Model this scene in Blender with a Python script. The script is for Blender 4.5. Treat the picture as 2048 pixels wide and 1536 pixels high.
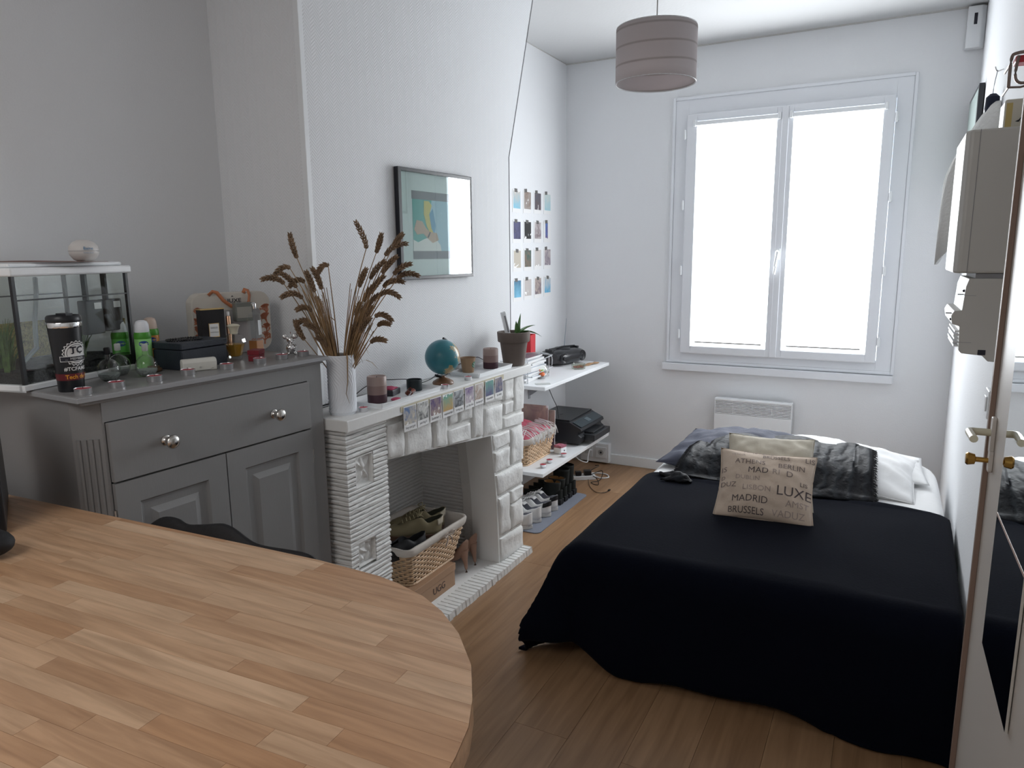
import bpy, bmesh, math, random
from mathutils import Vector, Matrix, noise
random.seed(7)
for o in list(bpy.data.objects): bpy.data.objects.remove(o, do_unlink=True)
SC = bpy.context.scene
COL = SC.collection
PI = math.pi
# ------------------------------------------------------------------ camera, world, lights, exposure
cd = bpy.data.cameras.new('camera'); cam = bpy.data.objects.new('camera', cd); COL.objects.link(cam)
cd.lens = 25.114; cd.sensor_width = 36; cd.clip_start = .02; cd.clip_end = 60
_M = ((0.88506482, 0.46536246, -0.00990152), (-0.07435279, 0.16234533, 0.98392861), (0.45949094, -0.87010446, 0.17828713))
cam.matrix_world = Matrix.Translation((0, 0, 1.55)) @ Matrix(_M).transposed().to_4x4()
SC.camera = cam
W = bpy.data.worlds.new('sky'); SC.world = W; W.use_nodes = True
W.node_tree.nodes['Background'].inputs[0].default_value = (.86, .93, 1, 1)
W.node_tree.nodes['Background'].inputs[1].default_value = 6.0
BLIND_STRENGTH = 11
SC.view_settings.view_transform = 'Standard'; SC.view_settings.look = 'None'
SC.view_settings.exposure = 0.0; SC.view_settings.gamma = 1.0; SC.view_settings.use_curve_mapping = False
# soft unseen fill light, added high up behind the camera
ld = bpy.data.lights.new('fill_light_behind_camera', 'AREA'); ld.energy = 20; ld.shape = 'RECTANGLE'; ld.size = 1.2; ld.size_y = 1.1
ld.color = (1, .975, .945)
lo = bpy.data.objects.new('fill_light_behind_camera', ld); COL.objects.link(lo); lo.location = (-1.1, -.9, 2.6)
lo.rotation_euler = (math.radians(12), 0, 0)

# ------------------------------------------------------------------ materials
MATS = {}
def mat(name, col, rough=.5, metal=0, bump=0, bscale=40, var=0, vscale=8, spec=.5, trans=0, alpha=1, emit=None, es=0, sheen=0, coat=0, ior=1.45, detail=4, bdist=.01, stretch=None):
    if name in MATS: return MATS[name]
    m = bpy.data.materials.new(name); m.use_nodes = True; MATS[name] = m
    nt = m.node_tree; b = nt.nodes['Principled BSDF']
    b.inputs['Base Color'].default_value = (*col, 1); b.inputs['Roughness'].default_value = rough
    b.inputs['Metallic'].default_value = metal; b.inputs['Specular IOR Level'].default_value = spec
    b.inputs['Transmission Weight'].default_value = trans; b.inputs['Alpha'].default_value = alpha
    b.inputs['IOR'].default_value = ior; b.inputs['Sheen Weight'].default_value = sheen; b.inputs['Coat Weight'].default_value = coat
    if emit: b.inputs['Emission Color'].default_value = (*emit, 1); b.inputs['Emission Strength'].default_value = es
    if bump or var:
        tc = nt.nodes.new('ShaderNodeTexCoord'); mp = nt.nodes.new('ShaderNodeMapping'); nt.links.new(tc.outputs['Object'], mp.inputs[0])
        if stretch: mp.inputs['Scale'].default_value = stretch
    if bump:
        n = nt.nodes.new('ShaderNodeTexNoise'); n.inputs['Scale'].default_value = bscale; n.inputs['Detail'].default_value = detail
        nt.links.new(mp.outputs[0], n.inputs['Vector'])
        bp = nt.nodes.new('ShaderNodeBump'); bp.inputs['Strength'].default_value = bump; bp.inputs['Distance'].default_value = bdist
        nt.links.new(n.outputs[0], bp.inputs['Height']); nt.links.new(bp.outputs[0], b.inputs['Normal'])
    if var:
        n = nt.nodes.new('ShaderNodeTexNoise'); n.inputs['Scale'].default_value = vscale; n.inputs['Detail'].default_value = 5
        nt.links.new(mp.outputs[0], n.inputs['Vector'])
        r = nt.nodes.new('ShaderNodeValToRGB'); r.color_ramp.elements[0].position = .3; r.color_ramp.elements[1].position = .7
        r.color_ramp.elements[0].color = (*[c*(1-var) for c in col], 1); r.color_ramp.elements[1].color = (*[min(1, c*(1+var)) for c in col], 1)
        nt.links.new(n.outputs[0], r.inputs[0]); nt.links.new(r.outputs[0], b.inputs['Base Color'])
    return m
def wood_mat(name, cols, grain_scale=(2, 40, 40), rough=.4, hue_by_object=True, spec=.5, bump=.1):
    m = bpy.data.materials.new(name); m.use_nodes = True; MATS[name] = m
    nt = m.node_tree; b = nt.nodes['Principled BSDF']; b.inputs['Roughness'].default_value = rough; b.inputs['Specular IOR Level'].default_value = spec
    oi = nt.nodes.new('ShaderNodeObjectInfo'); tc = nt.nodes.new('ShaderNodeTexCoord')
    r = nt.nodes.new('ShaderNodeValToRGB'); e = r.color_ramp.elements
    for i, c in enumerate(cols):
        p = i/(len(cols)-1)
        el = e[0] if i == 0 else (e[1] if i == len(cols)-1 else e.new(p)); el.position = p; el.color = (*c, 1)
    nt.links.new(oi.outputs['Random'], r.inputs[0])
    mp = nt.nodes.new('ShaderNodeMapping'); mp.inputs['Scale'].default_value = grain_scale
    add = nt.nodes.new('ShaderNodeVectorMath'); add.operation = 'ADD'
    nt.links.new(tc.outputs['Object'], mp.inputs[0]); nt.links.new(mp.outputs[0], add.inputs[0])
    sc = nt.nodes.new('ShaderNodeVectorMath'); sc.operation = 'SCALE'; sc.inputs['Scale'].default_value = 37
    cx = nt.nodes.new('ShaderNodeCombineXYZ'); [nt.links.new(oi.outputs['Random'], cx.inputs[i]) for i in range(3)]
    nt.links.new(cx.outputs[0], sc.inputs[0]); nt.links.new(sc.outputs[0], add.inputs[1])
    n = nt.nodes.new('ShaderNodeTexNoise'); n.inputs['Scale'].default_value = 1; n.inputs['Detail'].default_value = 6; n.inputs['Distortion'].default_value = .6
    nt.links.new(add.outputs[0], n.inputs['Vector'])
    r2 = nt.nodes.new('ShaderNodeValToRGB'); r2.color_ramp.elements[0].position = .32; r2.color_ramp.elements[1].position = .68
    r2.color_ramp.elements[0].color = (.74, .70, .66, 1); r2.color_ramp.elements[1].color = (1.08, 1.08, 1.08, 1)
    nt.links.new(n.outputs[0], r2.inputs[0])
    mx = nt.nodes.new('ShaderNodeMixRGB'); mx.blend_type = 'MULTIPLY'; mx.inputs[0].default_value = 1
    nt.links.new(r.outputs[0], mx.inputs[1]); nt.links.new(r2.outputs[0], mx.inputs[2]); nt.links.new(mx.outputs[0], b.inputs['Base Color'])
    bp = nt.nodes.new('ShaderNodeBump'); bp.inputs['Strength'].default_value = bump; bp.inputs['Distance'].default_value = .002
    nt.links.new(n.outputs[0], bp.inputs['Height']); nt.links.new(bp.outputs[0], b.inputs['Normal'])
    return m
def photo_mat(name, cols, scale=14, seed=0, grad=.5, zscale=1.0):
    """flat print: soft patches of a few colours with a top-to-bottom tendency"""
    m = bpy.data.materials.new(name); m.use_nodes = True
    nt = m.node_tree; b = nt.nodes['Principled BSDF']; b.inputs['Roughness'].default_value = .35
    tc = nt.nodes.new('ShaderNodeTexCoord'); mp = nt.nodes.new('ShaderNodeMapping'); mp.inputs['Location'].default_value = (seed*3.1, seed*1.7, seed*2.3)
    mp.inputs['Scale'].default_value = (scale, scale, scale*zscale)
    nt.links.new(tc.outputs['Object'], mp.inputs[0])
    n = nt.nodes.new('ShaderNodeTexNoise'); n.inputs['Scale'].default_value = 1.0; n.inputs['Detail'].default_value = 3; n.inputs['Distortion'].default_value = 1.2
    nt.links.new(mp.outputs[0], n.inputs['Vector'])
    sp = nt.nodes.new('ShaderNodeSeparateXYZ'); nt.links.new(tc.outputs['Generated'], sp.inputs[0])
    mm = nt.nodes.new('ShaderNodeMath'); mm.operation = 'MULTIPLY_ADD'; mm.inputs[1].default_value = -grad; mm.inputs[2].default_value = grad*.5
    nt.links.new(sp.outputs[2], mm.inputs[0])
    ad = nt.nodes.new('ShaderNodeMath'); ad.operation = 'ADD'; nt.links.new(n.outputs[0], ad.inputs[0]); nt.links.new(mm.outputs[0], ad.inputs[1])
    mr = nt.nodes.new('ShaderNodeMapRange'); mr.inputs[1].default_value = .5-.13-abs(grad)*.38; mr.inputs[2].default_value = .5+.13+abs(grad)*.38
    nt.links.new(ad.outputs[0], mr.inputs[0])
    r = nt.nodes.new('ShaderNodeValToRGB'); e = r.color_ramp.elements
    for i, c in enumerate(cols):
        p = i/(len(cols)-1)
        el = e[0] if i == 0 else (e[1] if i == len(cols)-1 else e.new(p)); el.position = p; el.color = (*c, 1)
    nt.links.new(mr.outputs[0], r.inputs[0]); nt.links.new(r.outputs[0], b.inputs['Base Color'])
    return m
def glass_mat(name, col=(1, 1, 1), rough=0.0, mixr=.12, rim=5):
    """thin clear pane: mostly transparent with fresnel reflection"""
    m = bpy.data.materials.new(name); m.use_nodes = True; MATS[name] = m
    nt = m.node_tree; nt.nodes.clear(); out = nt.nodes.new('ShaderNodeOutputMaterial')
    t = nt.nodes.new('ShaderNodeBsdfTransparent'); t.inputs[0].default_value = (*col, 1)
    g = nt.nodes.new('ShaderNodeBsdfGlossy'); g.inputs['Roughness'].default_value = rough
    f = nt.nodes.new('ShaderNodeLayerWeight'); f.inputs[0].default_value = .5
    pw_ = nt.nodes.new('ShaderNodeMath'); pw_.operation = 'POWER'; pw_.inputs[1].default_value = rim; nt.links.new(f.outputs['Facing'], pw_.inputs[0])
    a = nt.nodes.new('ShaderNodeMath'); a.operation = 'MULTIPLY_ADD'; a.inputs[1].default_value = .9; a.inputs[2].default_value = mixr*.4
    nt.links.new(pw_.outputs[0], a.inputs[0])
    mx = nt.nodes.new('ShaderNodeMixShader'); nt.links.new(a.outputs[0], mx.inputs[0]); nt.links.new(t.outputs[0], mx.inputs[1]); nt.links.new(g.outputs[0], mx.inputs[2])
    nt.links.new(mx.outputs[0], out.inputs[0]); return m

M_wall = mat('wall_paint', (.80, .813, .833), .75, bump=.25, bscale=160, bdist=.004)
M_ceil = mat('ceiling_paint', (.62, .625, .63), .8, bump=.1, bscale=60)
M_pvc = mat('window_pvc', (.80, .82, .86), .35)
M_white = mat('white_lacquer', (.84, .86, .88), .3)
M_greypaint = mat('grey_cabinet_paint', (.245, .243, .245), .5, bump=.12, bscale=300, bdist=.002, stretch=(1, 1, .1))
M_edge_highlight = mat('grey_edge_highlight', (.33, .335, .35), .38)  # paler grey: highlight of the cabinet top's edge put into the colour
M_chrome = mat('brushed_nickel', (.62, .60, .57), .22, 1)
M_silver = mat('silver', (.8, .8, .8), .12, 1)
M_black = mat('black_plastic', (.012, .013, .016), .35)
M_blackm = mat('black_matte', (.010, .010, .012), .7)
M_stone = mat('white_painted_stone', (.80, .80, .785), .6, bump=.8, bscale=30, bdist=.006, var=.05, vscale=9)
M_strip = mat('white_painted_slate', (.78, .78, .77), .62, bump=.8, bscale=50, bdist=.005, stretch=(1, 1, 2.5))
M_mortar = mat('pale_grey_mortar', (.66, .65, .63), .9, bump=.3, bscale=80)
M_mantel = mat('white_mantel_paint', (.80, .80, .79), .5, bump=.15, bscale=20)
M_cloth = mat('black_fleece', (.0030, .0040, .0085), .95, bump=.35, bscale=120, bdist=.002, sheen=.02, spec=.04)
M_sheet = mat('white_cotton', (.80, .80, .80), .85, bump=.2, bscale=14, bdist=.01)
M_wicker = mat('pale_wicker', (.66, .46, .29), .55, var=.2, vscale=25)
M_liner = mat('cream_cotton_liner', (.60, .55, .50), .9, bump=.4, bscale=40, bdist=.004)
M_alu = mat('aluminium_cup', (.72, .72, .74), .28, .9)
M_redwax = mat('red_wax', (.42, .05, .07), .5)
M_glass = glass_mat('clear_glass', (.97, .98, .98))
M_bottle = glass_mat('bottle_glass', (.965, .975, .97), .03, .12, 3.0)
M_paper = mat('white_paper', (.82, .82, .82), .7)
M_ink = mat('black_ink', (.02, .02, .03), .7)
M_rim = mat('dark_seam', (.27, .27, .28), .8)

# ------------------------------------------------------------------ mesh builder
class MB:
    def __init__(s): s.v = []; s.f = []; s.mi = []; s.m = 0
    def quad(s, *ids): s.f.append(tuple(ids)); s.mi.append(s.m)
    def add(s, vs, fs, T=None):
        o = len(s.v)
        for p in vs: s.v.append(tuple(T @ Vector(p)) if T else tuple(p))
        for f in fs: s.f.append(tuple(i+o for i in f)); s.mi.append(s.m)
        return s
    def box(s, a, b, T=None):
        x0, y0, z0 = a; x1, y1, z1 = b
        vs = [(x0, y0, z0), (x1, y0, z0), (x1, y1, z0), (x0, y1, z0), (x0, y0, z1), (x1, y0, z1), (x1, y1, z1), (x0, y1, z1)]
        return s.add(vs, [(3, 2, 1, 0), (4, 5, 6, 7), (0, 1, 5, 4), (1, 2, 6, 5), (2, 3, 7, 6), (3, 0, 4, 7)], T)
    def prism(s, poly, z0, z1, T=None):
        """poly: list of (x,y), CCW"""
        n = len(poly); vs = [(x, y, z0) for x, y in poly]+[(x, y, z1) for x, y in poly]
        fs = [tuple(range(n-1, -1, -1)), tuple(range(n, 2*n))]+[(i, (i+1) % n, (i+1) % n+n, i+n) for i in range(n)]
        return s.add(vs, fs, T)
    def lathe(s, prof, seg=24, c=(0, 0, 0), T=None, cap=True, squash=1):
        """prof: list of (r,z)"""
        vs = []; fs = []
        for r, z in prof:
            for k in range(seg):
                a = 2*PI*k/seg; vs.append((c[0]+r*math.cos(a), c[1]+r*math.sin(a)*squash, c[2]+z))
        for i in range(len(prof)-1):
            for k in range(seg):
                k2 = (k+1) % seg; fs.append((i*seg+k, i*seg+k2, (i+1)*seg+k2, (i+1)*seg+k))
        if cap:
            if prof[0][0] > 1e-6: fs.append(tuple(range(seg-1, -1, -1)))
            if prof[-1][0] > 1e-6: fs.append(tuple((len(prof)-1)*seg+k for k in range(seg)))
        return s.add(vs, fs, T)
    def tube(s, pts, r, seg=6, T=None, closed=False):
        pts = [Vector(p) for p in pts]; n = len(pts); vs = []; fs = []
        rs = r if isinstance(r, (list, tuple)) else [r]*n
        up = Vector((0, 0, 1))
        for i, p in enumerate(pts):
            if closed: d = pts[(i+1) % n]-pts[i-1]
            else: d = pts[min(i+1, n-1)]-pts[max(i-1, 0)]
            if d.length < 1e-9: d = Vector((0, 0, 1))
            d.normalize()
            a = d.cross(up)
            if a.length < .05: a = d.cross(Vector((1, 0, 0)))
            a.normalize(); b = a.cross(d)
            for k in range(seg):
                t = 2*PI*k/seg; vs.append(p+(a*math.cos(t)+b*math.sin(t))*rs[i])
        m = n if closed else n-1
        for i in range(m):
            j = (i+1) % n
            for k in range(seg):
                k2 = (k+1) % seg; fs.append((i*seg+k, i*seg+k2, j*seg+k2, j*seg+k))
        if not closed: fs.append(tuple(range(seg-1, -1, -1))); fs.append(tuple((n-1)*seg+k for k in range(seg)))
        return s.add([tuple(v) for v in vs], fs, T)
    def grid(s, fn, nu, nv, wrapu=False, T=None):
        vs = [fn(i/nu, j/nv) for j in range(nv+1) for i in range(nu if wrapu else nu+1)]
        w = nu if wrapu else nu+1; fs = []
        for j in range(nv):
            for i in range(nu):
                i2 = (i+1) % w if wrapu else i+1
                fs.append((j*w+i, j*w+i2, (j+1)*w+i2, (j+1)*w+i))
        return s.add(vs, fs, T)
    def sphere(s, c, r, seg=16, rings=10, T=None, sc=(1, 1, 1)):
        vs = []; 
        def fn(u, v):
            a = 2*PI*u; b = -PI/2+PI*v
            return (c[0]+r*sc[0]*math.cos(b)*math.cos(a), c[1]+r*sc[1]*math.cos(b)*math.sin(a), c[2]+r*sc[2]*math.sin(b))
        return s.grid(fn, seg, rings, True, T)
    def build(s, name, mats, parent=None, smooth=False, bevel=0, solid=0, angle=40, sub=0):
        me = bpy.data.meshes.new(name); me.from_pydata(s.v, [], s.f)
        mats = mats if isinstance(mats, (list, tuple)) else [mats]
        for m in mats: me.materials.append(m)
        if len(mats) > 1: me.polygons.foreach_set('material_index', s.mi)
        bm = bmesh.new(); bm.from_mesh(me); bmesh.ops.remove_doubles(bm, verts=bm.verts, dist=1e-5)
        bmesh.ops.recalc_face_normals(bm, faces=bm.faces); bm.to_mesh(me); bm.free()
        if smooth:
            me.polygons.foreach_set('use_smooth', [True]*len(me.polygons))
            if angle < 180: me.set_sharp_from_angle(angle=math.radians(angle))
        o = bpy.data.objects.new(name, me); COL.objects.link(o)
        if parent: o.parent = parent
        if solid: md = o.modifiers.new('solid', 'SOLIDIFY'); md.thickness = solid; md.offset = 0
        if bevel:
            md = o.modifiers.new('bevel', 'BEVEL'); md.width = bevel; md.segments = 2; md.limit_method = 'ANGLE'; md.angle_limit = math.radians(35)
        if sub: md = o.modifiers.new('sub', 'SUBSURF'); md.levels = sub; md.render_levels = sub
        return o
def tag(o, label=None, cat=None, group=None, kind=None):
    if label: o['label'] = label
    if cat: o['category'] = cat
    if group: o['group'] = group
    if kind: o['kind'] = kind
    return o
def thing(name, label, cat, loc=(0, 0, 0), rz=0, group=None):
    o = bpy.data.objects.new(name, None); COL.objects.link(o); o.empty_display_size = .05
    o.location = loc; o.rotation_euler = (0, 0, rz); return tag(o, label, cat, group)
def copy_tree(o, loc=None, rz=None, label=None, parent=None):
    c = o.copy(); COL.objects.link(c)
    if parent: c.parent = parent
    if loc is not None: c.location = loc
    if rz is not None: c.rotation_euler = (0, 0, rz)
    if label: c['label'] = label
    for ch in list(o.children): copy_tree(ch, parent=c)
    return c
def struct(o): o['kind'] = 'structure'; return o
def R(d): return math.radians(d)
def TR(loc=(0, 0, 0), rx=0, ry=0, rz=0):
    return Matrix.Translation(loc) @ Matrix.Rotation(rz, 4, 'Z') @ Matrix.Rotation(ry, 4, 'Y') @ Matrix.Rotation(rx, 4, 'X')
_tc = {}
def text2d(s, size, align='CENTER', bold=0, subdiv=0):
    """2-D mesh (verts, faces) of a line of text"""
    cu = bpy.data.curves.new('txt', 'FONT'); cu.body = s; cu.size = size; cu.align_x = align; cu.align_y = 'CENTER'; cu.offset = bold; cu.resolution_u = 3
    o = bpy.data.objects.new('txt', cu); COL.objects.link(o)
    bpy.context.view_layer.update()
    me = bpy.data.meshes.new_from_object(o.evaluated_get(bpy.context.evaluated_depsgraph_get()))
    bpy.data.objects.remove(o); bpy.data.curves.remove(cu)
    bm = bmesh.new(); bm.from_mesh(me); bpy.data.meshes.remove(me)
    bmesh.ops.triangulate(bm, faces=bm.faces)
    for _ in range(subdiv):
        L = size*.35
        es = [e for e in bm.edges if e.calc_length() > L]
        if es: bmesh.ops.subdivide_edges(bm, edges=es, cuts=1)
        bmesh.ops.triangulate(bm, faces=[f for f in bm.faces if len(f.verts) > 3])
    bm.verts.index_update()
    vs = [(v.co.x, v.co.y) for v in bm.verts]; fs = [tuple(v.index for v in f.verts) for f in bm.faces]
    bm.free(); return vs, fs
def text_on(name, s, size, m, fn, parent, subdiv=0, bold=0, align='CENTER'):
    vs, fs = text2d(s, size, align, bold, subdiv)
    mb = MB(); mb.add([fn(x, y) for x, y in vs], fs)
    me = bpy.data.meshes.new(name); me.from_pydata(mb.v, [], mb.f); me.materials.append(m)
    o = bpy.data.objects.new(name, me); COL.objects.link(o)
    if parent: o.parent = parent
    return o
def nz(*p, s=1.0): return noise.noise(Vector((tuple(p)+(0.0, 0.0))[:3])*s)
def clip(poly, a, b, c):
    """keep a*x+b*y<=c"""
    out = []
    for i in range(len(poly)):
        p, q = poly[i], poly[(i+1) % len(poly)]; dp = a*p[0]+b*p[1]-c; dq = a*q[0]+b*q[1]-c
        if dp <= 0: out.append(p)
        if (dp < 0 < dq) or (dq < 0 < dp):
            t = dp/(dp-dq); out.append((p[0]+(q[0]-p[0])*t, p[1]+(q[1]-p[1])*t))
    return out

# ------------------------------------------------------------------ room shell
CZ = 2.865; YB = 4.925; XA = -2.14; XL = -2.30; XBR = -1.85
def rwx(y): return .352+.026*(y-4.925)
# floor: planks on a sub floor
fl = struct(MB().box((-2.7, -1.8, -.06), (.8, 5.2, -.012)).build('floor', mat('subfloor', (.12, .09, .07), .9)))
M_plank = wood_mat('oak_laminate', [(.290, .165, .084), (.350, .205, .108), (.305, .178, .093), (.385, .232, .127)], (34, 2.2, 30), .42)
pw = .192
for i in range(-2, 14):
    x0 = .33-pw*(i+1)
    y = -1.7-random.random()*1.2
    while y < YB:
        L = 1.22
        a, b = max(y, -1.7), min(y+L, YB+.1)
        if b-a > .02 and x0 < .5:
            MB().box((x0+.0004, a+.0004, -.012), (x0+pw-.0004, b-.0004, 0)).build('plank', M_plank, fl, bevel=.0006)
        y += L
ce = struct(MB().box((-2.7, -1.8, CZ), (.8, 5.2, CZ+.1)).build('ceiling', M_ceil))
# window opening
WX0, WX1, WZ0, WZ1 = -1.345, .035, .800, 2.535
mb = MB()
mb.box((-2.5, YB, 0), (WX0, YB+.25, CZ)); mb.box((WX1, YB, 0), (.8, YB+.25, CZ))
mb.box((WX0, YB, 0), (WX1, YB+.25, WZ0)); mb.box((WX0, YB, WZ1), (WX1, YB+.25, CZ))
struct(mb.build('wall_back', M_wall))
struct(MB().box((XA-.3, 3.3, 0), (XA, YB, CZ)).build('wall_alcove', M_wall))
struct(MB().box((XL-.2, -1.8, 0), (XL, 3.3, CZ)).build('wall_left', M_wall))
struct(MB().box((XL-.2, -1.9, 0), (.8, -1.75, CZ)).build('wall_front', M_wall))
struct(MB().prism([(rwx(2.1), 2.1), (.8, 2.1), (.8, YB+.1), (rwx(YB+.1), YB+.1)], 0, CZ).build('wall_right', M_wall, bevel=.012))
struct(MB().box((.34, -1.8, 0), (.8, 2.1, CZ)).build('wall_right_near', M_wall))
# chimney breast with herringbone paper, leaning out above z=2.05
M_paperw = mat('herringbone_wallpaper', (.80, .813, .833), .75)
nt = M_paperw.node_tree; b = nt.nodes['Principled BSDF']
tc = nt.nodes.new('ShaderNodeTexCoord'); sp = nt.nodes.new('ShaderNodeSeparateXYZ'); nt.links.new(tc.outputs['Object'], sp.inputs[0])
pp = nt.nodes.new('ShaderNodeMath'); pp.operation = 'PINGPONG'; pp.inputs[1].default_value = .022
ay = nt.nodes.new('ShaderNodeMath'); ay.operation = 'SUBTRACT'; nt.links.new(sp.outputs[1], ay.inputs[0]); nt.links.new(sp.outputs[0], ay.inputs[1]); nt.links.new(ay.outputs[0], pp.inputs[0])
ad = nt.nodes.new('ShaderNodeMath'); ad.operation = 'ADD'; nt.links.new(pp.outputs[0], ad.inputs[0]); nt.links.new(sp.outputs[2], ad.inputs[1])
ml = nt.nodes.new('ShaderNodeMath'); ml.operation = 'MULTIPLY'; ml.inputs[1].default_value = 520; nt.links.new(ad.outputs[0], ml.inputs[0])
sn = nt.nodes.new('ShaderNodeMath'); sn.operation = 'SINE'; nt.links.new(ml.outputs[0], sn.inputs[0])
bp = nt.nodes.new('ShaderNodeBump'); bp.inputs['Strength'].default_value = .22; bp.inputs['Distance'].default_value = .0015
nt.links.new(sn.outputs[0], bp.inputs['Height']); nt.links.new(bp.outputs[0], b.inputs['Normal'])
Y0, Y1, Y2 = 1.985, 3.37, 3.63
def breast_x(y): return -1.86+.0535*(y-1.985)
mb = MB()
o0 = len(mb.v)
XB = XL-.05
ring = lambda z, y1: [(breast_x(Y0), Y0, z), (breast_x(y1), y1, z), (XB, y1, z), (XB, Y0, z)]
vs = ring(0.9985, Y1)+ring(2.04, Y1)+ring(CZ, Y2)
mb.add(vs, [(0, 1, 5, 4), (1, 2, 6, 5), (2, 3, 7, 6), (3, 0, 4, 7), (4, 5, 9, 8), (5, 6, 10, 9), (6, 7, 11, 10), (7, 4, 8, 11), (3, 2, 1, 0), (8, 9, 10, 11)])
struct(mb.build('wall_chimney', M_paperw, bevel=.006))
# lower part of the breast beside and behind the firebox
mb = MB(); mb.box((XB, 3.0, 0), (XBR, Y1-.005, .997)); mb.box((XB, 1.86, 0), (-2.125, 3.0, .985)); mb.box((-2.125, 1.87, 0), (-1.852, 2.05, .90)); mb.box((-2.11, 1.86, .90), (XBR, 3.0, .985))
struct(mb.build('wall_chimney_base', M_wall))
# seam where the wallpaper ends at the far edge of the breast
mb = MB(); mb.tube([(breast_x(Y1)+.001, Y1+.001, 1.0), (breast_x(Y1)+.001, Y1+.001, 2.04), (breast_x(Y2)+.001, Y2+.001, CZ)], .0024, 5)
struct(mb.build('trim_1', M_rim))
mb = MB(); mb.box((XA, YB-.014, CZ-.007), (.35, YB-.002, CZ)); mb.box((XA, 3.8, CZ-.004), (XA+.004, YB, CZ))
struct(mb.build('trim_2', mat('cornice_crack', (.55, .54, .52), .9)))
# lighter moulding strip on the near corner of the breast
struct(MB().box((breast_x(Y0)-.02, Y0-.004, 1.0), (breast_x(Y0)+.003, Y0+.018, CZ)).build('trim_3', M_white, bevel=.002))
# baseboards
struct(MB().box((-1.78, YB-.018, 0), (.34, YB, .075)).build('baseboard_back', M_white, bevel=.004))
struct(MB().box((XA, 3.49, 0), (XA+.015, YB-.02, .075)).build('baseboard_alcove', M_white, bevel=.004))

# ------------------------------------------------------------------ window
win = bpy.data.objects.new('window_1', None); COL.objects.link(win); struct(win)
yF = YB-.012
mb = MB()   # fixed frame
def frame(mb, x0, x1, z0, z1, w, ya, yb, wb=None, wt=None):
    wb = wb or w; wt = wt or w
    mb.box((x0, ya, z0), (x0+w, yb, z1)); mb.box((x1-w, ya, z0), (x1, yb, z1))
    mb.box((x0+w, ya, z0), (x1-w, yb, z0+wb)); mb.box((x0+w, ya, z1-wt), (x1-w, yb, z1))
frame(mb, WX0, WX1, WZ0, WZ1, .085, yF, YB+.06, .075, .10)
mb.build('window_frame', M_pvc, win, bevel=.003)
mb = MB(); frame(mb, WX0-.018, WX1+.018, WZ0-.0, WZ1+.018, .018, YB-.02, YB+.0)
mb.build('moulding', M_pvc, win, bevel=.003)
MB().box((-1.385, YB-.045, .745), (.050, YB+.02, .795)).build('window_sill', M_pvc, win, bevel=.004)
M_blind = mat('lit_white_blind', (.9, .9, .9), .9, emit=(.93, .968, 1), es=BLIND_STRENGTH)
yc = YB-.045
for k, (x0, x1, g0, g1) in enumerate([(-1.262, -.652, -1.195, -.700), (-.652, -.052, -.605, -.112)]):
    z0, z1, gz0, gz1 = .872, 2.435, .922, 2.392
    mb = MB()
    mb.box((x0, yc, z0), (g0, YB+.05, z1)); mb.box((g1, yc, z0), (x1, YB+.05, z1)); mb.box((g0, yc, z0), (g1, YB+.05, gz0)); mb.box((g0, yc, gz1), (g1, YB+.05, z1))
    c = mb.build('casement', M_pvc, win, bevel=.005)
    MB().box((g0, YB+.01, gz0), (g1, YB+.016, gz1)).build('pane', M_glass, c)
    MB().box((g0+.012, yc+.012, gz0+.03), (g1-.012, yc+.014, gz1-.03)).build('roller_blind', M_blind, c)
    mb = MB(); mb.box((g0-.01, yc-.016, gz1-.03), (g1+.01, yc+.01, gz1-.004)); mb.box((g0-.022, yc-.02, gz1-.035), (g0-.006, yc+.0, gz1+.006)); mb.box((g1+.006, yc-.02, gz1-.035), (g1+.022, yc+.0, gz1+.006))
    mb.build('blind_cassette', M_white, c, bevel=.003)
    MB().box((g0+.03, yc+.008, gz0+.022), (g1-.03, yc+.018, gz0+.032)).build('blind_bar', mat('blind_bar_grey', (.45, .44, .43), .5), c)
mb = MB(); mb.box((-.672, yc-.008, .872), (-.632, yc+.002, 2.43)); mb.build('astragal', M_pvc, win, bevel=.003)
mb = MB(); mb.box((-.668, yc-.022, 1.50), (-.640, yc-.007, 1.57)); mb.tube([(-.654, yc-.02, 1.555), (-.654, yc-.045, 1.55), (-.66, yc-.048, 1.46), (-.664, yc-.045, 1.41)], [.008, .010, .009, .007], 8)
mb.build('window_handle', M_white, win, smooth=True)
for x, sx in ((-1.272, 1), (-.043, -1)):
    for z in (.97, 1.40, 1.83, 2.28):
        mb = MB(); mb.lathe([(.0, 0), (.007, .003), (.007, .062), (0, .065)], 10, (x, yc-.004, z)); mb.box((x-.012, yc+.002, z+.01), (x+.012, yc+.02, z+.055))
        mb.build('hinge', M_white, win, smooth=True)

# ------------------------------------------------------------------ fireplace
FP = thing('fireplace', 'white painted stone fireplace with mantel shelf and ridged hearth', 'fireplace', (-1.86, 2.5, 0))
def fpl(mb_or, name, m, **k):
    o = mb_or.build(name, m, None, **k); o.parent = FP; o.matrix_parent_inverse = Matrix.Translation((1.86, -2.5, 0)); return o
def fchild(o): o.parent = FP; o.matrix_parent_inverse = Matrix.Translation((1.86, -2.5, 0)); return o
FX = -1.634
mb = MB(); mb.box((-1.85, 1.828, .957), (-1.600, 3.243, .998)); fpl(mb, 'mantel_shelf', M_mantel, bevel=.003)
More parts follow.
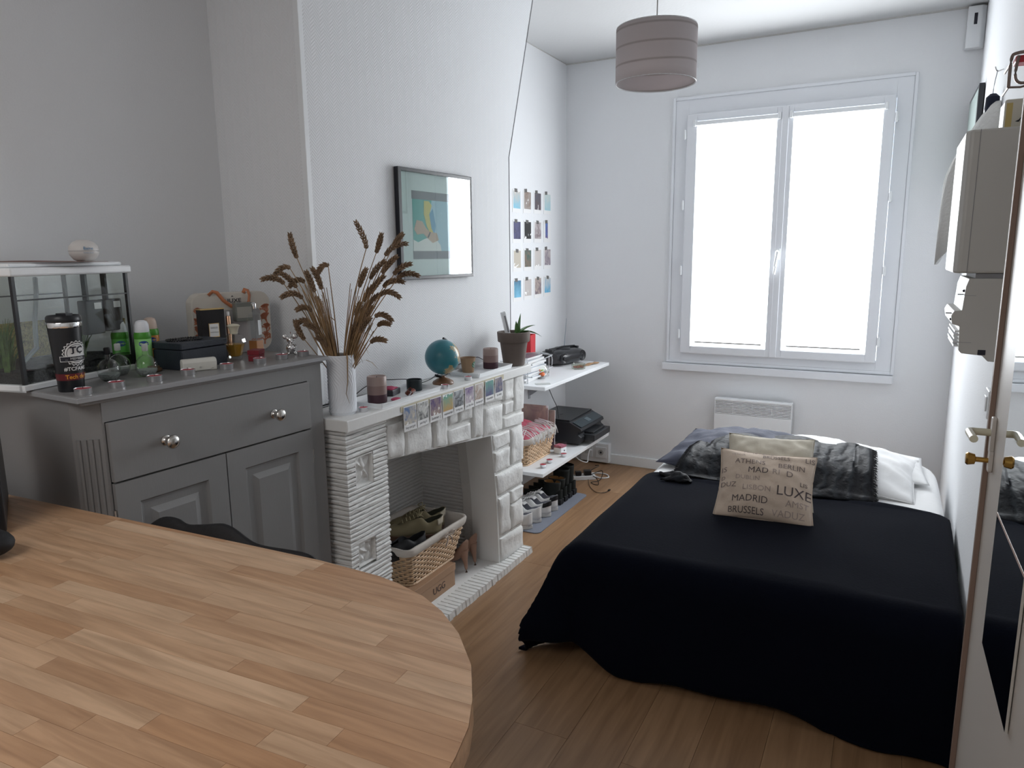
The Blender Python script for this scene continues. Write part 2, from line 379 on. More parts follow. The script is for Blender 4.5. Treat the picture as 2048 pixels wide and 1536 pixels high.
# core of the lintel and of the right pier (mortar), set back behind the stones
mb = MB()
mb.prism([(2.075, .957), (2.075, .80), (2.88, .705), (2.93, .36), (2.945, .03), (3.19, .03), (3.205, .957)][::-1], 0, 1,
         Matrix(((0, 0, .20, FX-.202), (1, 0, 0, 0), (0, 1, 0, 0), (0, 0, 0, 1))))
fpl(mb, 'mortar_core', M_mortar)
STONES = [[(2.078, .93), (2.188, .928), (2.172, .784), (2.075, .797)], [(2.201, .950), (2.375, .950), (2.367, .761), (2.195, .778)], [(2.396, .950), (2.49, .950), (2.484, .749), (2.389, .76)],
 [(2.495, .815), (2.677, .814), (2.682, .729), (2.492, .747)], [(2.501, .950), (2.571, .950), (2.569, .835), (2.498, .831)], [(2.587, .950), (2.689, .950), (2.69, .828), (2.584, .828)],
 [(2.702, .950), (2.795, .950), (2.781, .720), (2.697, .728)], [(2.806, .848), (2.983, .843), (2.98, .711), (2.795, .714)], [(2.806, .950), (2.985, .950), (2.983, .857), (2.813, .862)],
 [(2.993, .836), (3.092, .836), (3.088, .774), (2.993, .774)], [(3.107, .950), (3.21, .950), (3.207, .768), (3.105, .771)], [(2.993, .950), (3.095, .950), (3.093, .847), (2.992, .847)],
 [(2.991, .762), (3.203, .757), (3.199, .700), (2.990, .710)], [(2.879, .700), (3.057, .692), (3.056, .621), (2.890, .624)], [(3.072, .690), (3.199, .690), (3.199, .500), (3.072, .503)],
 [(2.891, .612), (3.057, .609), (3.058, .500), (2.900, .507)], [(2.902, .495), (3.194, .489), (3.192, .380), (2.927, .386)], [(2.932, .371), (3.047, .368), (3.049, .169), (2.945, .171)],
 [(3.061, .369), (3.191, .369), (3.190, .302), (3.059, .304)], [(3.061, .291), (3.190, .291), (3.188, .157), (3.062, .164)], [(2.944, .157), (3.190, .144), (3.192, .030), (2.946, .030)]]
for k, q in enumerate(STONES):
    mb = MB()
    ext = .15 if q[0][0] > 2.85 and q[0][0] < 2.95 else 0
    def fn(u, v, q=q, k=k):
        KN = [0, .035, .10, .25, .42, .58, .75, .90, .965, 1]; u = KN[round(u*9)]; v = KN[round(v*9)]
        a = Vector(q[0]).lerp(Vector(q[1]), u); b = Vector(q[3]).lerp(Vector(q[2]), u); p = a.lerp(b, v)
        e = min(u, 1-u, v, 1-v)
        d = -.004 if e < .001 else (.008 if e < .05 else .012)
        n = nz(p.x*14+k, p.y*14, k*3.3)*.008 if e > .001 else 0
        jy = nz(p.x*30, p.y*30, k)*.005; jz = nz(p.x*30, p.y*30, k+9)*.005
        return (FX+d+n, p.x+jy, p.y+jz)
    mb.grid(fn, 9, 9)
    fpl(mb, 'stone', M_stone, smooth=True, angle=35)
# smooth plastered cheek of the right pier inside the firebox
mb = MB(); mb.add([(FX, 2.878, .705), (FX, 2.925, .38), (FX, 2.942, .03), (-1.78, 2.942, .03), (-1.78, 2.925, .38), (-1.78, 2.878, .705), (FX, 2.96, .03), (FX, 2.96, .70), (-1.78, 2.96, .03), (-1.78, 2.96, .70)],
  [(0, 1, 4, 5), (1, 2, 3, 4)])
fpl(mb, 'pier_cheek', M_mantel, solid=.012)
# underside of lintel
mb = MB(); mb.add([(FX-.0, 2.06, .80), (FX-.0, 2.89, .704), (-2.1, 2.95, .70), (-2.1, 2.06, .80)], [(0, 1, 2, 3)]); fpl(mb, 'lintel_soffit', M_mantel, solid=.01)
# strips of the near pier
def strip_course(y0, y1, x0, x1, z0, z1, seed, faces='xy', name='slate_strip'):
    """split-faced strip: rough on its +x and -y faces"""
    mb = MB(); P = []
    nx = max(2, int((x1-x0)/.035)); ny = max(2, int((y1-y0)/.03))
    per = [(x0+(x1-x0)*i/nx, y0) for i in range(nx)]+[(x1, y0+(y1-y0)*i/ny) for i in range(ny+1)]+[(x0, y1)]
    g = .0011
    rows = [(z0+g, -.002), (z0+(z1-z0)*.3, .002), (z0+(z1-z0)*.7, .0025), (z1-g, -.002)]
    vs = []
    for r, (z, d) in enumerate(rows):
        for i, (x, y) in enumerate(per):
            n = nz(x*30, y*30, seed*5.1+r*.7)*.004+nz(x*6, y*6, seed*9.7)*.004
            px, py, pz_ = x, y, z+nz(x*9, y*9, seed*2.2)*.002
            if i < nx or (y == y0): py = y-(d+n) if i > 0 or True else y
            if x == x1: px = x+d+n
            if x == x0: px = x0
            if y == y1: py = y1+(.003*nz(z*50, seed) if x == x1 else 0)
            vs.append((px, py, pz_))
    n = len(per); fs = []
    for r in range(3):
        for i in range(n): j = (i+1) % n; fs.append((r*n+i, r*n+j, (r+1)*n+j, (r+1)*n+i))
    fs.append(tuple(range(n-1, -1, -1))); fs.append(tuple(3*n+i for i in range(n)))
    mb.add(vs, fs); return fpl(mb, name, M_strip)
mb = MB(); mb.box((-1.85, 1.865, .03), (-1.655, 2.06, .957)); fpl(mb, 'pier_core', M_mortar)
zc = .03; k = 0
hs = []
while zc < .94:
    h = random.choice([.014, .016, .018, .015, .020]); h = min(h, .955-zc)
    if .955-(zc+h) < .015: h = .955-zc
    hs.append((zc, zc+h)); zc += h
PAN = [(1.893, 1.990, .733, .850), (1.886, 1.985, .436, .528)]
for k, (a, b) in enumerate(hs):
    hit = [p for p in PAN if min(b, p[3])-max(a, p[2]) > .008]
    if hit:
        p = hit[0]
        strip_course(1.847, p[0]-.002, -1.85, FX+.006, a, b, k); strip_course(p[1]+.002, 2.072, -1.70, FX+.006, a, b, k+50)
    else: strip_course(1.847, 2.072, -1.85, FX+.006, a, b, k)
def leafh(u, v, s):
    h = 0
    for (cx, cy, rx, ry, an) in ([(.35, .3, .22, .10, .8), (.65, .35, .2, .09, 2.2), (.5, .62, .12, .26, .2), (.28, .7, .18, .08, -.6), (.72, .72, .2, .09, .7)] if s == 0 else [(.3, .25, .1, .2, .3), (.62, .25, .2, .1, 1.0), (.42, .55, .25, .09, -.5), (.7, .6, .09, .22, 0), (.35, .82, .2, .09, .4), (.7, .85, .12, .08, 0)]):
        dx, dy = u-cx, v-cy; c_, s_ = math.cos(an), math.sin(an); a = (dx*c_+dy*s_)/rx; b = (-dx*s_+dy*c_)/ry; d = a*a+b*b
        if d < 1: h = max(h, (1-d)**.5*(.75+.25*math.cos(b*5)))
    return h
for s, p in enumerate(PAN):
    mb = MB()
    def fn(u, v, p=p, s=s):
        e = min(u, 1-u, v, 1-v)
        d = .004 if e < .05 else (-.012+.012*leafh(u, v, s))
        return (FX+d, p[0]+(p[1]-p[0])*u, p[2]+(p[3]-p[2])*v)
    mb.grid(fn, 26, 28)
    o = fpl(mb, 'carved_panel', M_stone, smooth=True, angle=60); o['label'] = 'square panel with carved leaf relief'
# firebox lining: back wall (x=-2.09) and far side (y=2.95) of thin strips
mb = MB(); mb.box((-2.12, 2.0, .03), (-2.10, 3.0, .95)); mb.box((-2.1, 2.958, .03), (-1.75, 2.99, .95)); mb.box((-2.11, 2.0, .93), (-1.65, 3.0, .955)); fpl(mb, 'firebox_shell', M_mortar)
z = .03; k = 0
while z < .80:
    h = random.choice([.016, .018, .020]); zt = min(z+h, .80)
    def rough_strip(a, b, horiz, seed, z=z, zt=zt):
        mb = MB(); n = 14
        def fn(u, v):
            zz = z+.001+(zt-z-.002)*v; d = (0 if v in (0, 1) else .004)+nz(u*8, v*3, seed*3.7)*.003
            if horiz == 'y': return (-2.10+d, a+(b-a)*u, zz)
            return (a+(b-a)*u, 2.958-d, zz)
        mb.grid(fn, n, 3); fpl(mb, 'lining_strip', M_strip)
    rough_strip(2.07, 2.96, 'y', k); rough_strip(-2.10, -1.77, 'x', k+100)
    z = zt; k += 1
# hearth slab and its ridged tiles
mb = MB(); mb.box((-1.86, 1.84, 0), (-1.60, 2.06, .018)); mb.box((-2.1, 2.06, 0), (-1.60, 3.20, .018)); mb.box((-2.1, 2.06, .018), (FX, 2.955, .030)); fpl(mb, 'hearth_slab', M_mantel)
y = 1.84; k = 0
while y < 3.19:
    w = .027+random.random()*.006; y1 = min(y+w, 3.196)
    mb = MB(); x1 = -1.572+nz(k*1.7, 2)*.006
    zz = .033+nz(k*2.3, 5)*.002
    mb.add([(FX-.04, y+.0015, 0), (x1, y+.0015, 0), (x1, y1-.0015, 0), (FX-.04, y1-.0015, 0), (FX-.04, y+.004, zz), (x1-.003, y+.004, zz-.001), (x1-.003, y1-.004, zz-.001), (FX-.04, y1-.004, zz)],
           [(3, 2, 1, 0), (4, 5, 6, 7), (0, 1, 5, 4), (1, 2, 6, 5), (2, 3, 7, 6), (3, 0, 4, 7)])
    fpl(mb, 'hearth_tile', M_stone); y = y1; k += 1

# ------------------------------------------------------------------ worktop of laminated staves
CT = thing('worktop', 'round-ended butcher block worktop of light oak staves in the foreground', 'countertop', (-1.0, .48, .91))
OUT = [(-2.27, .945), (-2.026, .958), (-1.60, .983), (-1.386, .994), (-.975, 1.012), (-.893, 1.010), (-.823, 1.008), (-.770, .999), (-.700, .978), (-.640, .947), (-.575, .898), (-.510, .829), (-.465, .757), (-.440, .705), (-.425, .650), (-.414, .590),
       (-.410, .52), (-.412, .45), (-.43, .36), (-.47, .26), (-.53, .17), (-.61, .09), (-.71, .03), (-.83, -.01), (-.95, -.025), (-2.27, -.08)]
OUT = OUT[::-1]   # CCW
cx = sum(p[0] for p in OUT)/len(OUT); cy = sum(p[1] for p in OUT)/len(OUT)
ang = R(3.5); ca, sa = math.cos(ang), math.sin(ang)
M_stave = wood_mat('oak_stave', [(.50, .280, .150), (.58, .350, .205), (.53, .305, .170), (.62, .385, .235), (.555, .33, .19), (.51, .29, .158), (.67, .46, .30)], (5, 60, 60), .32, bump=.05)
M_staveedge = mat('worktop_edge', (.42, .24, .13), .4, bump=.1, bscale=60)
def cchild(o): o.parent = CT; o.matrix_parent_inverse = Matrix.Translation((1.0, -.48, -.91)); return o
mb = MB(); mb.prism([(cx+(x-cx)*.997, cy+(y-cy)*.997) for x, y in OUT], .910, .944); cchild(mb.build('core', M_staveedge))
mb = MB(); n = len(OUT)
prof = [(.9985, .910), (1.0, .913), (1.0, .943), (.9985, .9485)]
vs = [(cx+(x-cx)*s_, cy+(y-cy)*s_, z) for s_, z in prof for x, y in OUT]
mb.add(vs, [(r*n+i, r*n+(i+1) % n, (r+1)*n+(i+1) % n, (r+1)*n+i) for r in range(3) for i in range(n)]); cchild(mb.build('edge', M_stave, smooth=True))
sw = .0362
for r in range(-1, 33):
    t0 = -.12+r*sw; u = -2.4+random.random()*.35
    while u < -.2:
        L = random.uniform(.22, .62)
        sq = [(u, t0), (u+L, t0), (u+L, t0+sw), (u, t0+sw)]
        g = .00025
        sq = [(u+g, t0+g), (u+L-g, t0+g), (u+L-g, t0+sw-g), (u+g, t0+sw-g)]
        poly = [(x*ca-y*sa, x*sa+y*ca+.06) for x, y in sq]
        for i in range(n):
            p, q = OUT[i], OUT[(i+1) % n]; ex, ey = q[0]-p[0], q[1]-p[1]; Ln = math.hypot(ex, ey); nx_, ny_ = ey/Ln, -ex/Ln
            poly = clip(poly, nx_, ny_, nx_*p[0]+ny_*p[1]-.001)
            if len(poly) < 3: break
        if len(poly) >= 3:
            mx, my = sum(p[0] for p in poly)/len(poly), sum(p[1] for p in poly)/len(poly)
            m_ = MB().prism([(x-mx, y-my) for x, y in poly], .944, .950)
            o = m_.build('stave', M_stave); o.location = (mx, my, 0); cchild(o)
        u += L
# one long cabinet under the worktop keeps it up
mb = MB(); mb.box((-2.25, .0, .0), (-1.98, .88, .91)); mb.lathe([(.04, 0), (.03, .02), (.03, .91)], 20, (-.95, .45, 0)); cchild(mb.build('support', M_white))

# ------------------------------------------------------------------ grey cabinet
CB = thing('cabinet', 'grey painted sideboard with one drawer and two panelled doors', 'cabinet', (-1.74, 1.072, 0), R(-3.1))
mb = MB()
mb.prism([(-.55, -.045), (-.05, -.05), (0, 0), (0, .740), (-.01, .745), (-.55, .745)], .08, 1.195); mb.build('carcass', M_greypaint, CB, bevel=.002)
# face frame: recess lines are real gaps between drawer / doors and frame
mb = MB(); mb.box((0, 0, 1.143), (.006, .745, 1.195)); mb.box((0, .682, .08), (.006, .745, 1.143)); mb.box((0, -.0, .08), (.006, .0035, 1.143)); mb.box((0, 0, .08), (.006, .745, .115))
mb.build('face_frame', M_greypaint, CB)
M_gap = mat('shadow_gap_backing', (.03, .03, .03), .9)
mb = MB(); mb.box((.0002, .0035, .115), (.0012, .682, 1.143)); mb.build('backing', M_gap, CB)
mb = MB(); mb.prism([(-.585, -.062), (.02, -.062), (.02, .764), (-.585, .764)], 1.203, 1.218)
mb.prism([(-.575, -.052), (.010, -.052), (.010, .756), (-.575, .756)], 1.193, 1.204)
mb.build('top', mat('grey_top_surface', (.25, .245, .245), .35), CB, bevel=.004)
mb = MB(); mb.box((.0195, -.0625, 1.2035), (.0235, .7645, 1.2165)); mb.box((-.585, -.0655, 1.2035), (.0235, -.0615, 1.2165)); mb.build('edge_highlight_strip', M_edge_highlight, CB, bevel=.0015)  # strip added to carry the painted highlight along the top's edge
d = MB().box((.002, .006, .984), (.018, .679, 1.1405)).build('drawer', M_greypaint, CB, bevel=.002)
for y in (.155, .525):
    mb = MB(); mb.lathe([(.014, 0), (.014, .004), (.009, .007), (.007, .016), (.011, .024), (.018, .029), (.0195, .034), (.017, .039), (.008, .0425), (0, .043)], 24, T=Matrix.Translation((.018, y, 1.063)) @ Matrix.Rotation(PI/2, 4, 'Y'))
    tag(mb.build('knob', M_chrome, d, smooth=True, angle=50), 'round brushed metal knob')
for y0, y1 in ((.006, .3385), (.3425, .679)):
    z0, z1 = .118, .9795
    mb = MB(); w = .062
    P = []
    def ringp(i, x): return [(x, y0+i, z0+i), (x, y1-i, z0+i), (x, y1-i, z1-i), (x, y0+i, z1-i)]
    rings = [ringp(0, .002), ringp(0, .018), ringp(w, .018), ringp(w+.006, .010), ringp(w+.012, .009), ringp(w+.030, .009), ringp(w+.048, .017), ringp(w+.05, .017)]
    vs = sum(rings, []); fs = []
    for r in range(len(rings)-1):
        for i in range(4): j = (i+1) % 4; fs.append((r*4+i, r*4+j, (r+1)*4+j, (r+1)*4+i))
    q = (len(rings)-1)*4; fs.append((q, q+1, q+2, q+3)); fs.append((3, 2, 1, 0))
    mb.add(vs, fs); dd = mb.build('door', M_greypaint, CB)
    hy = y0+.001 if y0 < .1 else y1-.001
    for hz in (.20, .86): MB().lathe([(0, 0), (.004, .002), (.004, .05), (0, .052)], 10, (.013, hy+(-.004 if y0 < .1 else .004), hz)).build('hinge', M_chrome, dd, smooth=True)
# canted pilaster with flutes
mb = MB()
for k in range(4):
    t = (k+.5)/4*.8+.1
    cx_, cy_ = -.05+.05*t, -.05+.05*t
    mb.tube([(cx_+.0005, cy_-.0005, .14), (cx_+.0005, cy_-.0005, 1.10)], .0052, 8)
mb.build('fluting', M_greypaint, CB, smooth=True)
mb = MB()
for x in (-.5, -.07):
    for y in (.0, .70): mb.lathe([(.02, 0), (.032, .03), (.032, .06), (.02, .08)], 16, (x, y, 0))
mb.build('feet', M_greypaint, CB, smooth=True)
ZT = 1.218
# tealights
def make_tealight(label, wax=M_redwax):
    t = thing('tealight', label, 'candle', (0, 0, 0), 0)
    mb = MB(); mb.lathe([(.0185, 0), (.0195, .002), (.0195, .015), (.0202, .016), (.0195, .0165), (.0185, .013), (.0185, .003)], 24); mb.build('cup', M_alu, t, smooth=True)
    MB().lathe([(.0183, .004), (.0183, .0156), (.016, .0160), (0, .0155)], 20).build('wax', wax, t, smooth=True)
    MB().tube([(0, 0, .0150), (.0005, .0005, .022)], .0007, 5).build('wick', M_ink, t)
    return t
TL = [(-1.758, 1.046, 'tealight at the near corner of the grey cabinet, in front of the travel mug'), (-1.773, 1.144, 'tealight on the cabinet edge in front of the round glass bottles'),
      (-1.767, 1.250, 'tealight on the cabinet edge between the glass bottles and the white case'), (-1.775, 1.362, 'tealight on the cabinet edge right before the white case'),
      (-1.763, 1.489, 'tealight on the cabinet edge just right of the white case'), (-1.762, 1.618, 'tealight on the cabinet edge in front of the small red box'),
      (-1.762, 1.712, 'tealight on the cabinet edge in front of the silver figurine'), (-1.752, 1.800, 'tealight at the far right corner of the cabinet, beside the wheat vase')]
tl0 = make_tealight(TL[0][2]); tl0['group'] = 'red tealights along the cabinet edge'
tl0.location = (TL[0][0], TL[0][1], ZT)
for x, y, l in TL[1:]: copy_tree(tl0, (x, y, ZT), random.random()*6, l)
for x, y, z, l in [(-1.652, 1.978, .998, 'tealight on the mantel at the foot of the white vase'), (-1.632, 2.487, .998, 'tealight on the mantel between the near tray and the globe'), (-1.650, 2.703, .998, 'tealight on the mantel between the globe and the far tray')]:
    c = copy_tree(tl0, (x, y, z), 0, l); c['group'] = 'tealights on the mantel'; c.scale = (.85, .85, 1)
for x, y, l in [(-1.744, 3.99, 'tealight on the lower shelf touching the clear box'), (-1.768, 3.829, 'middle tealight of the three on the lower white shelf'), (-1.760, 3.72, 'nearest tealight of the three on the lower white shelf')]:
    c = copy_tree(tl0, (x, y, .300), 0, l); c['group'] = 'tealights on the lower shelf'
# ---- aquarium
AQ = thing('aquarium', 'small glass aquarium with white lid and black edges on the grey cabinet', 'aquarium', (-1.936, 1.007, ZT), R(13))
# local: y along the front (right), -x to the back
AW, AD, AH = .375, .235, .290
mb = MB(); frame_w = .012
mb.box((-AD-.01, -.008, 0), (.008, AW+.008, .004)); mb.box((-.012, -.008, 0), (.008, AW+.008, .016)); mb.box((-AD-.01, -.008, 0), (-AD+.012, AW+.008, .016)); mb.box((-AD, -.008, 0), (0, .010, .016)); mb.box((-AD, AW-.01, 0), (0, AW+.008, .016))
mb.build('base', M_white, AQ, bevel=.003)
for a, b in [((-.003, .004, .014), (0, AW-.004, AH)), ((-AD, .004, .014), (-AD+.003, AW-.004, AH)), ((-AD, 0, .014), (0, .003, AH)), ((-AD, AW-.003, .014), (0, AW, AH))]:
    MB().box(a, b).build('glass_pane', glass_mat('aquarium_glass', (.965, .985, .975)) if 'aquarium_glass' not in MATS else MATS['aquarium_glass'], AQ)
mb = MB()
for x in (-.0035, -AD+.0035):
    for y in (.0035, AW-.0035): mb.box((x-.0045, y-.0045, .014), (x+.0045, y+.0045, AH))
mb.box((-.005, 0, AH-.062), (.0, AW, AH-.058)); mb.box((-AD, 0, AH-.062), (-AD+.004, AW, AH-.058)); mb.build('black_edge', M_black, AQ)
mb = MB(); mb.box((-AD-.008, -.010, AH), (.010, AW+.010, AH+.022)); mb.box((-AD+.0, .0, AH+.022), (-.004, AW-.01, AH+.033)); mb.build('lid', M_white, AQ, bevel=.005)
M_gravel = mat('dark_gravel', (.012, .012, .014), .8, bump=1, bscale=150)
def gfn(u, v): return (-AD+.006+(AD-.012)*u, .006+(AW-.012)*v, .050+.008*nz(u*3, v*5, 1)+.004*nz(u*30, v*40, 2))
mb = MB(); mb.grid(gfn, 16, 24); mb.box((-AD+.006, .006, .016), (-.006, AW-.006, .046)); tag(mb.build('gravel', M_gravel, AQ), kind='stuff')
M_foil = mat('gold_glitter_foil', (.42, .36, .13), .35, .6, bump=1, bscale=400, var=.45, vscale=160)
MB().box((-AD+.004, .012, .05), (-AD+.006, AW-.01, .155)).build('foil_background', M_foil, AQ)
MB().box((-.07, AW-.0055, .05), (-.02, AW-.0045, .155)).build('foil_background', M_foil, AQ)
M_leaf = mat('aquatic_plant_green', (.07, .13, .035), .5, var=.4, vscale=60)
for (cx_, cy_, hh, n_, nm) in [(-.08, .255, .105, 46, 'water_plant'), (-.12, .05, .13, 50, 'water_plant'), (-.06, .012, .10, 24, 'water_plant')]:
    mb = MB()
    for k in range(n_):
        a = random.random()*6.28; L = hh*(.6+random.random()*.45); o_ = random.random()*.012; sp_ = .035*random.random()
        bx, by = cx_+o_*math.cos(a), cy_+o_*math.sin(a)
        px_ = [(min(max(bx+sp_*math.cos(a)*t*t, -AD+.01), -.008), min(max(by+sp_*math.sin(a)*t*t, .008), AW-.008), .045+L*t) for t in (0, .33, .66, 1)]
        mb.tube(px_, [.0018, .0022, .0015, .0004], 4)
    mb.build(nm, M_leaf, AQ)
mb = MB(); mb.tube([(-.16, .21, AH-.01), (-.14, .19, AH-.05), (-.10, .14, .17), (-.07, .11, .14), (-.05, .09, .10), (-.03, .03, .07)], .006, 8); mb.build('hose', mat('clear_grey_hose', (.12, .14, .15), .3), AQ, smooth=True)
M_navy = mat('dark_navy_box', (.022, .028, .040), .45, bump=.2, bscale=300)
for y, zz_ in ((.235, .118), (.305, .122)):
    MB().box((-.052, y, zz_), (-.022, y+.062, AH-.075)).build('filter_box', M_black, AQ, bevel=.003)
    MB().box((-.0218, y+.03, AH-.10), (-.021, y+.055, AH-.082)).build('filter_label', M_paper, AQ)
    mb = MB(); mb.box((-.05, y+.02, AH-.075), (-.035, y+.028, AH)); mb.build('filter_hanger', M_black, AQ)
# things on the aquarium lid
t = thing('round_lamp', 'translucent white round night light with blue lettering on the aquarium lid', 'lamp', (-2.06, 1.275, ZT+AH+.0352))
mb = MB(); mb.lathe([(.018, 0), (.028, .005), (.037, .018), (.039, .029), (.037, .042), (.027, .054), (.014, .060), (0, .061)], 28); mb.build('body', mat('translucent_white_plastic', (.66, .63, .61), .4), t, smooth=True)
MB().lathe([(.0388, .028), (.0394, .029), (.0388, .030)], 28, cap=False).build('seam', mat('seam_grey', (.4, .4, .4), .6), t)
tdir = math.atan2(-1.2, 2.0)
def cyl_map(r, zc, a0=0.0): return lambda x, y: (r*math.cos(a0+x/r), r*math.sin(a0+x/r), zc+y)
text_on('lettering', 'Baine', .012, mat('blue_ink', (.06, .22, .42), .6), cyl_map(.0400, .036, -.25), t)
text_on('lettering', 'lumiere douce', .0045, MATS['blue_ink'], cyl_map(.0400, .024, -.25), t)
mb = MB(); mb.grid(lambda u, v: (-2.13+.17*u+.03*v, 1.04+.22*v, ZT+AH+.0345+.004*math.sin(v*3.1)*(1-u)+.003*max(0, .5-v)), 6, 10)
tag(mb.build('leaflet', mat('dark_red_paper', (.16, .07, .05), .6), None, solid=.0008), 'thin dark red leaflet lying on the aquarium lid', 'leaflet')
# ---- travel mug
MG = thing('travel_mug', 'black travel mug with steel band and round white emblem', 'mug', (-1.842, 1.068, ZT))
mb = MB(); mb.lathe([(.029, 0), (.030, .003), (.031, .040), (.0375, .155), (.0378, .163)], 36); mb.build('body', M_black, MG, smooth=True)
MB().lathe([(.0385, .163), (.0392, .165), (.0392, .174), (.0385, .176)], 36).build('steel_band', M_silver, MG, smooth=True)
mb = MB(); mb.lathe([(.0385, .176), (.0395, .179), (.0395, .188), (.036, .193), (.032, .189), (.0, .189)], 36)
mb.box((-.012, -.010, .189), (.020, .010, .198), TR((0, 0, 0), rz=.2)); mb.build('lid', M_black, MG, smooth=True)
def mugmap(a0): return lambda x, y: ((.0322+(y-.045)*.061)*math.cos(a0+x/.034), (.0322+(y-.045)*.061)*math.sin(a0+x/.034), y)
MB().grid(lambda u, v: mugmap(0)((u-.5)*.034*6.283, .030+.017*v), 40, 1, T=None).build('red_band', mat('dark_red_band', (.13, .015, .02), .4), MG)
A0 = .06
M_wht = mat('white_print', (.72, .72, .72), .6); M_or = mat('orange_print', (.75, .32, .03), .6)
def ringmesh(r0f, r1f, n=64, zc=.098, a0=A0, dr=.0004):
    mb = MB(); f = mugmap(a0); vs = []
    for k in range(n):
        t_ = 2*PI*k/n
        for rf in (r0f, r1f):
            r = rf(t_); x, y = r*math.cos(t_), r*math.sin(t_); p = f(x, zc+y); q = Vector((p[0], p[1], 0)); q = q*(1+dr/q.length); vs.append((q.x, q.y, p[2]))
    mb.add(vs, [(2*k, 2*((k+1) % n), 2*((k+1) % n)+1, 2*k+1) for k in range(n)]); return mb
ringmesh(lambda t: .0285+.0012*math.cos(t*20), lambda t: .0308+.0018*math.cos(t*20), 160).build('emblem_ring', M_wht, MG)
ringmesh(lambda t: .0225, lambda t: .0262, 64).build('emblem_ring', M_wht, MG)
ringmesh(lambda t: .0001, lambda t: .0212, 48).build('emblem_disc', M_wht, MG)
off = lambda f, d: (lambda x, y: (lambda p: (p[0]*(1+d/.035), p[1]*(1+d/.035), p[2]))(f(x, y)))
text_on('lettering', 'TC', .0230, M_ink, (lambda f: lambda x, y: f(x, .106+y))(off(mugmap(A0), .0010)), MG, subdiv=1, bold=.0007)
mb = MB(); f = off(mugmap(A0), .0009); mb.grid(lambda u, v: f(-.038+.076*u, .078+.014*v), 16, 1); mb.build('ribbon', M_wht, MG)
mb = MB(); f2 = off(mugmap(A0), .0013); mb.grid(lambda u, v: f2(-.0365+.073*u, .0795+.011*v), 16, 1); mb.build('ribbon', M_ink, MG)
text_on('lettering', '...  MEMBER  ...', .0085, M_wht, (lambda f: lambda x, y: f(x, .085+y))(off(mugmap(A0), .0017)), MG)
text_on('lettering', '#TCFAMILY', .0130, M_wht, (lambda f: lambda x, y: f(x+.002, .0590+y))(off(mugmap(A0), .0006)), MG, bold=.0003, subdiv=1)
text_on('lettering', 'Tech de Co', .0145, M_or, (lambda f: lambda x, y: f(x+.004, .0385+y))(off(mugmap(A0), .0012)), MG, subdiv=1, bold=.0003)
# ---- round glass bottles
M_moss = mat('glass_beads', (.34, .38, .37), .4, bump=1, bscale=120)
for k, (x, y, l) in enumerate([(-1.895, 1.205, 'round glass ball bottle with black cap, nearest the travel mug'), (-1.955, 1.275, 'round glass ball bottle standing behind the other two'), (-1.868, 1.300, 'round glass ball bottle filled with clear beads, beside the green spray can')]):
    t = thing('glass_bottle', l, 'bottle', (x, y, ZT), 0, 'ball-shaped glass bottles')
    mb = MB(); mb.lathe([(.012, 0), (.020, .003), (.027, .013), (.0300, .028), (.027, .043), (.018, .055), (.008, .060), (.007, .078)], 28, cap=False); mb.build('body', M_bottle, t, smooth=True)
    mb = MB(); mb.lathe([(.008, .002), (.018, .004), (.0255, .013), (.0275, .020), (.0, .021)], 20); o = mb.build('beads', M_moss, t, smooth=True); o['kind'] = 'stuff'
    MB().lathe([(.0068, .072), (.0085, .074), (.0085, .090), (.006, .092), (0, .092)], 16).build('stopper', M_black if k == 0 else mat('frosted_stopper', (.5, .52, .50), .3), t, smooth=True)
# ---- deodorant cans
def spray_can(x, y, label, top, body, band=None, s=1.0):
    t = thing('spray_can', label, 'spray can', (x, y, ZT), 0, 'deodorant cans beside the aquarium')
    mb = MB(); mb.lathe([(.0225, 0), (.0235, .003), (.0235, .104), (.0215, .112)], 28); mb.build('body', body, t, smooth=True)
    MB().lathe([(.0237, .094), (.0240, .095), (.0240, .105), (.0220, .113), (.020, .114)], 28, cap=False).build('shoulder', mat('dark_green_print', (.07, .30, .03), .4), t, smooth=True)
    MB().lathe([(.020, .112), (.0205, .114), (.0195, .136), (.016, .145), (.008, .149), (0, .1495)], 24).build('cap', top, t, smooth=True)
    f = cyl_map(.0240, .080, -.55); mb = MB()
    mb.add([f(0, 0)]+[f(.014*math.cos(a), .0085*math.sin(a)) for a in [2*PI*i/24 for i in range(24)]], [(0, i+1, (i+1) % 24+1) for i in range(24)]); mb.build('blue_oval', mat('royal_blue', (.02, .06, .30), .4), t)
    text_on('lettering', 'MONSAVON', .0055, M_wht, cyl_map(.0244, .080, -.55), t)
    return t
M_grn = mat('light_green_can', (.30, .66, .22), .35, var=.25, vscale=30); M_org = mat('orange_can', (.60, .24, .04), .4); M_cap = mat('white_cap', (.80, .82, .86), .4)
M_grn2 = mat('green_can', (.12, .48, .08), .35)
spray_can(-1.985, 1.378, 'light green spray can with white cap, in front of the other two cans', M_cap, M_grn)
spray_can(-2.055, 1.352, 'green spray can half hidden between the aquarium and the light green can', M_cap, M_grn2)
spray_can(-2.055, 1.455, 'orange and green spray can behind the navy box', mat('peach_cap', (.66, .52, .44), .4), M_org)
t = thing('wooden_lid', 'small round brown wooden lid lying beside the navy box', 'lid', (-1.925, 1.362, ZT))
mb = MB(); mb.lathe([(.020, 0), (.024, .004), (.022, .009), (.017, .011), (.016, .016), (0, .017)], 24); mb.build('disc', mat('dark_wood', (.13, .08, .04), .5), t, smooth=True)
# ---- navy box, bracelet, white case
BX = thing('jewellery_box', 'navy blue rectangular box with lid on the grey cabinet', 'box', (-1.850, 1.404, ZT), R(2))
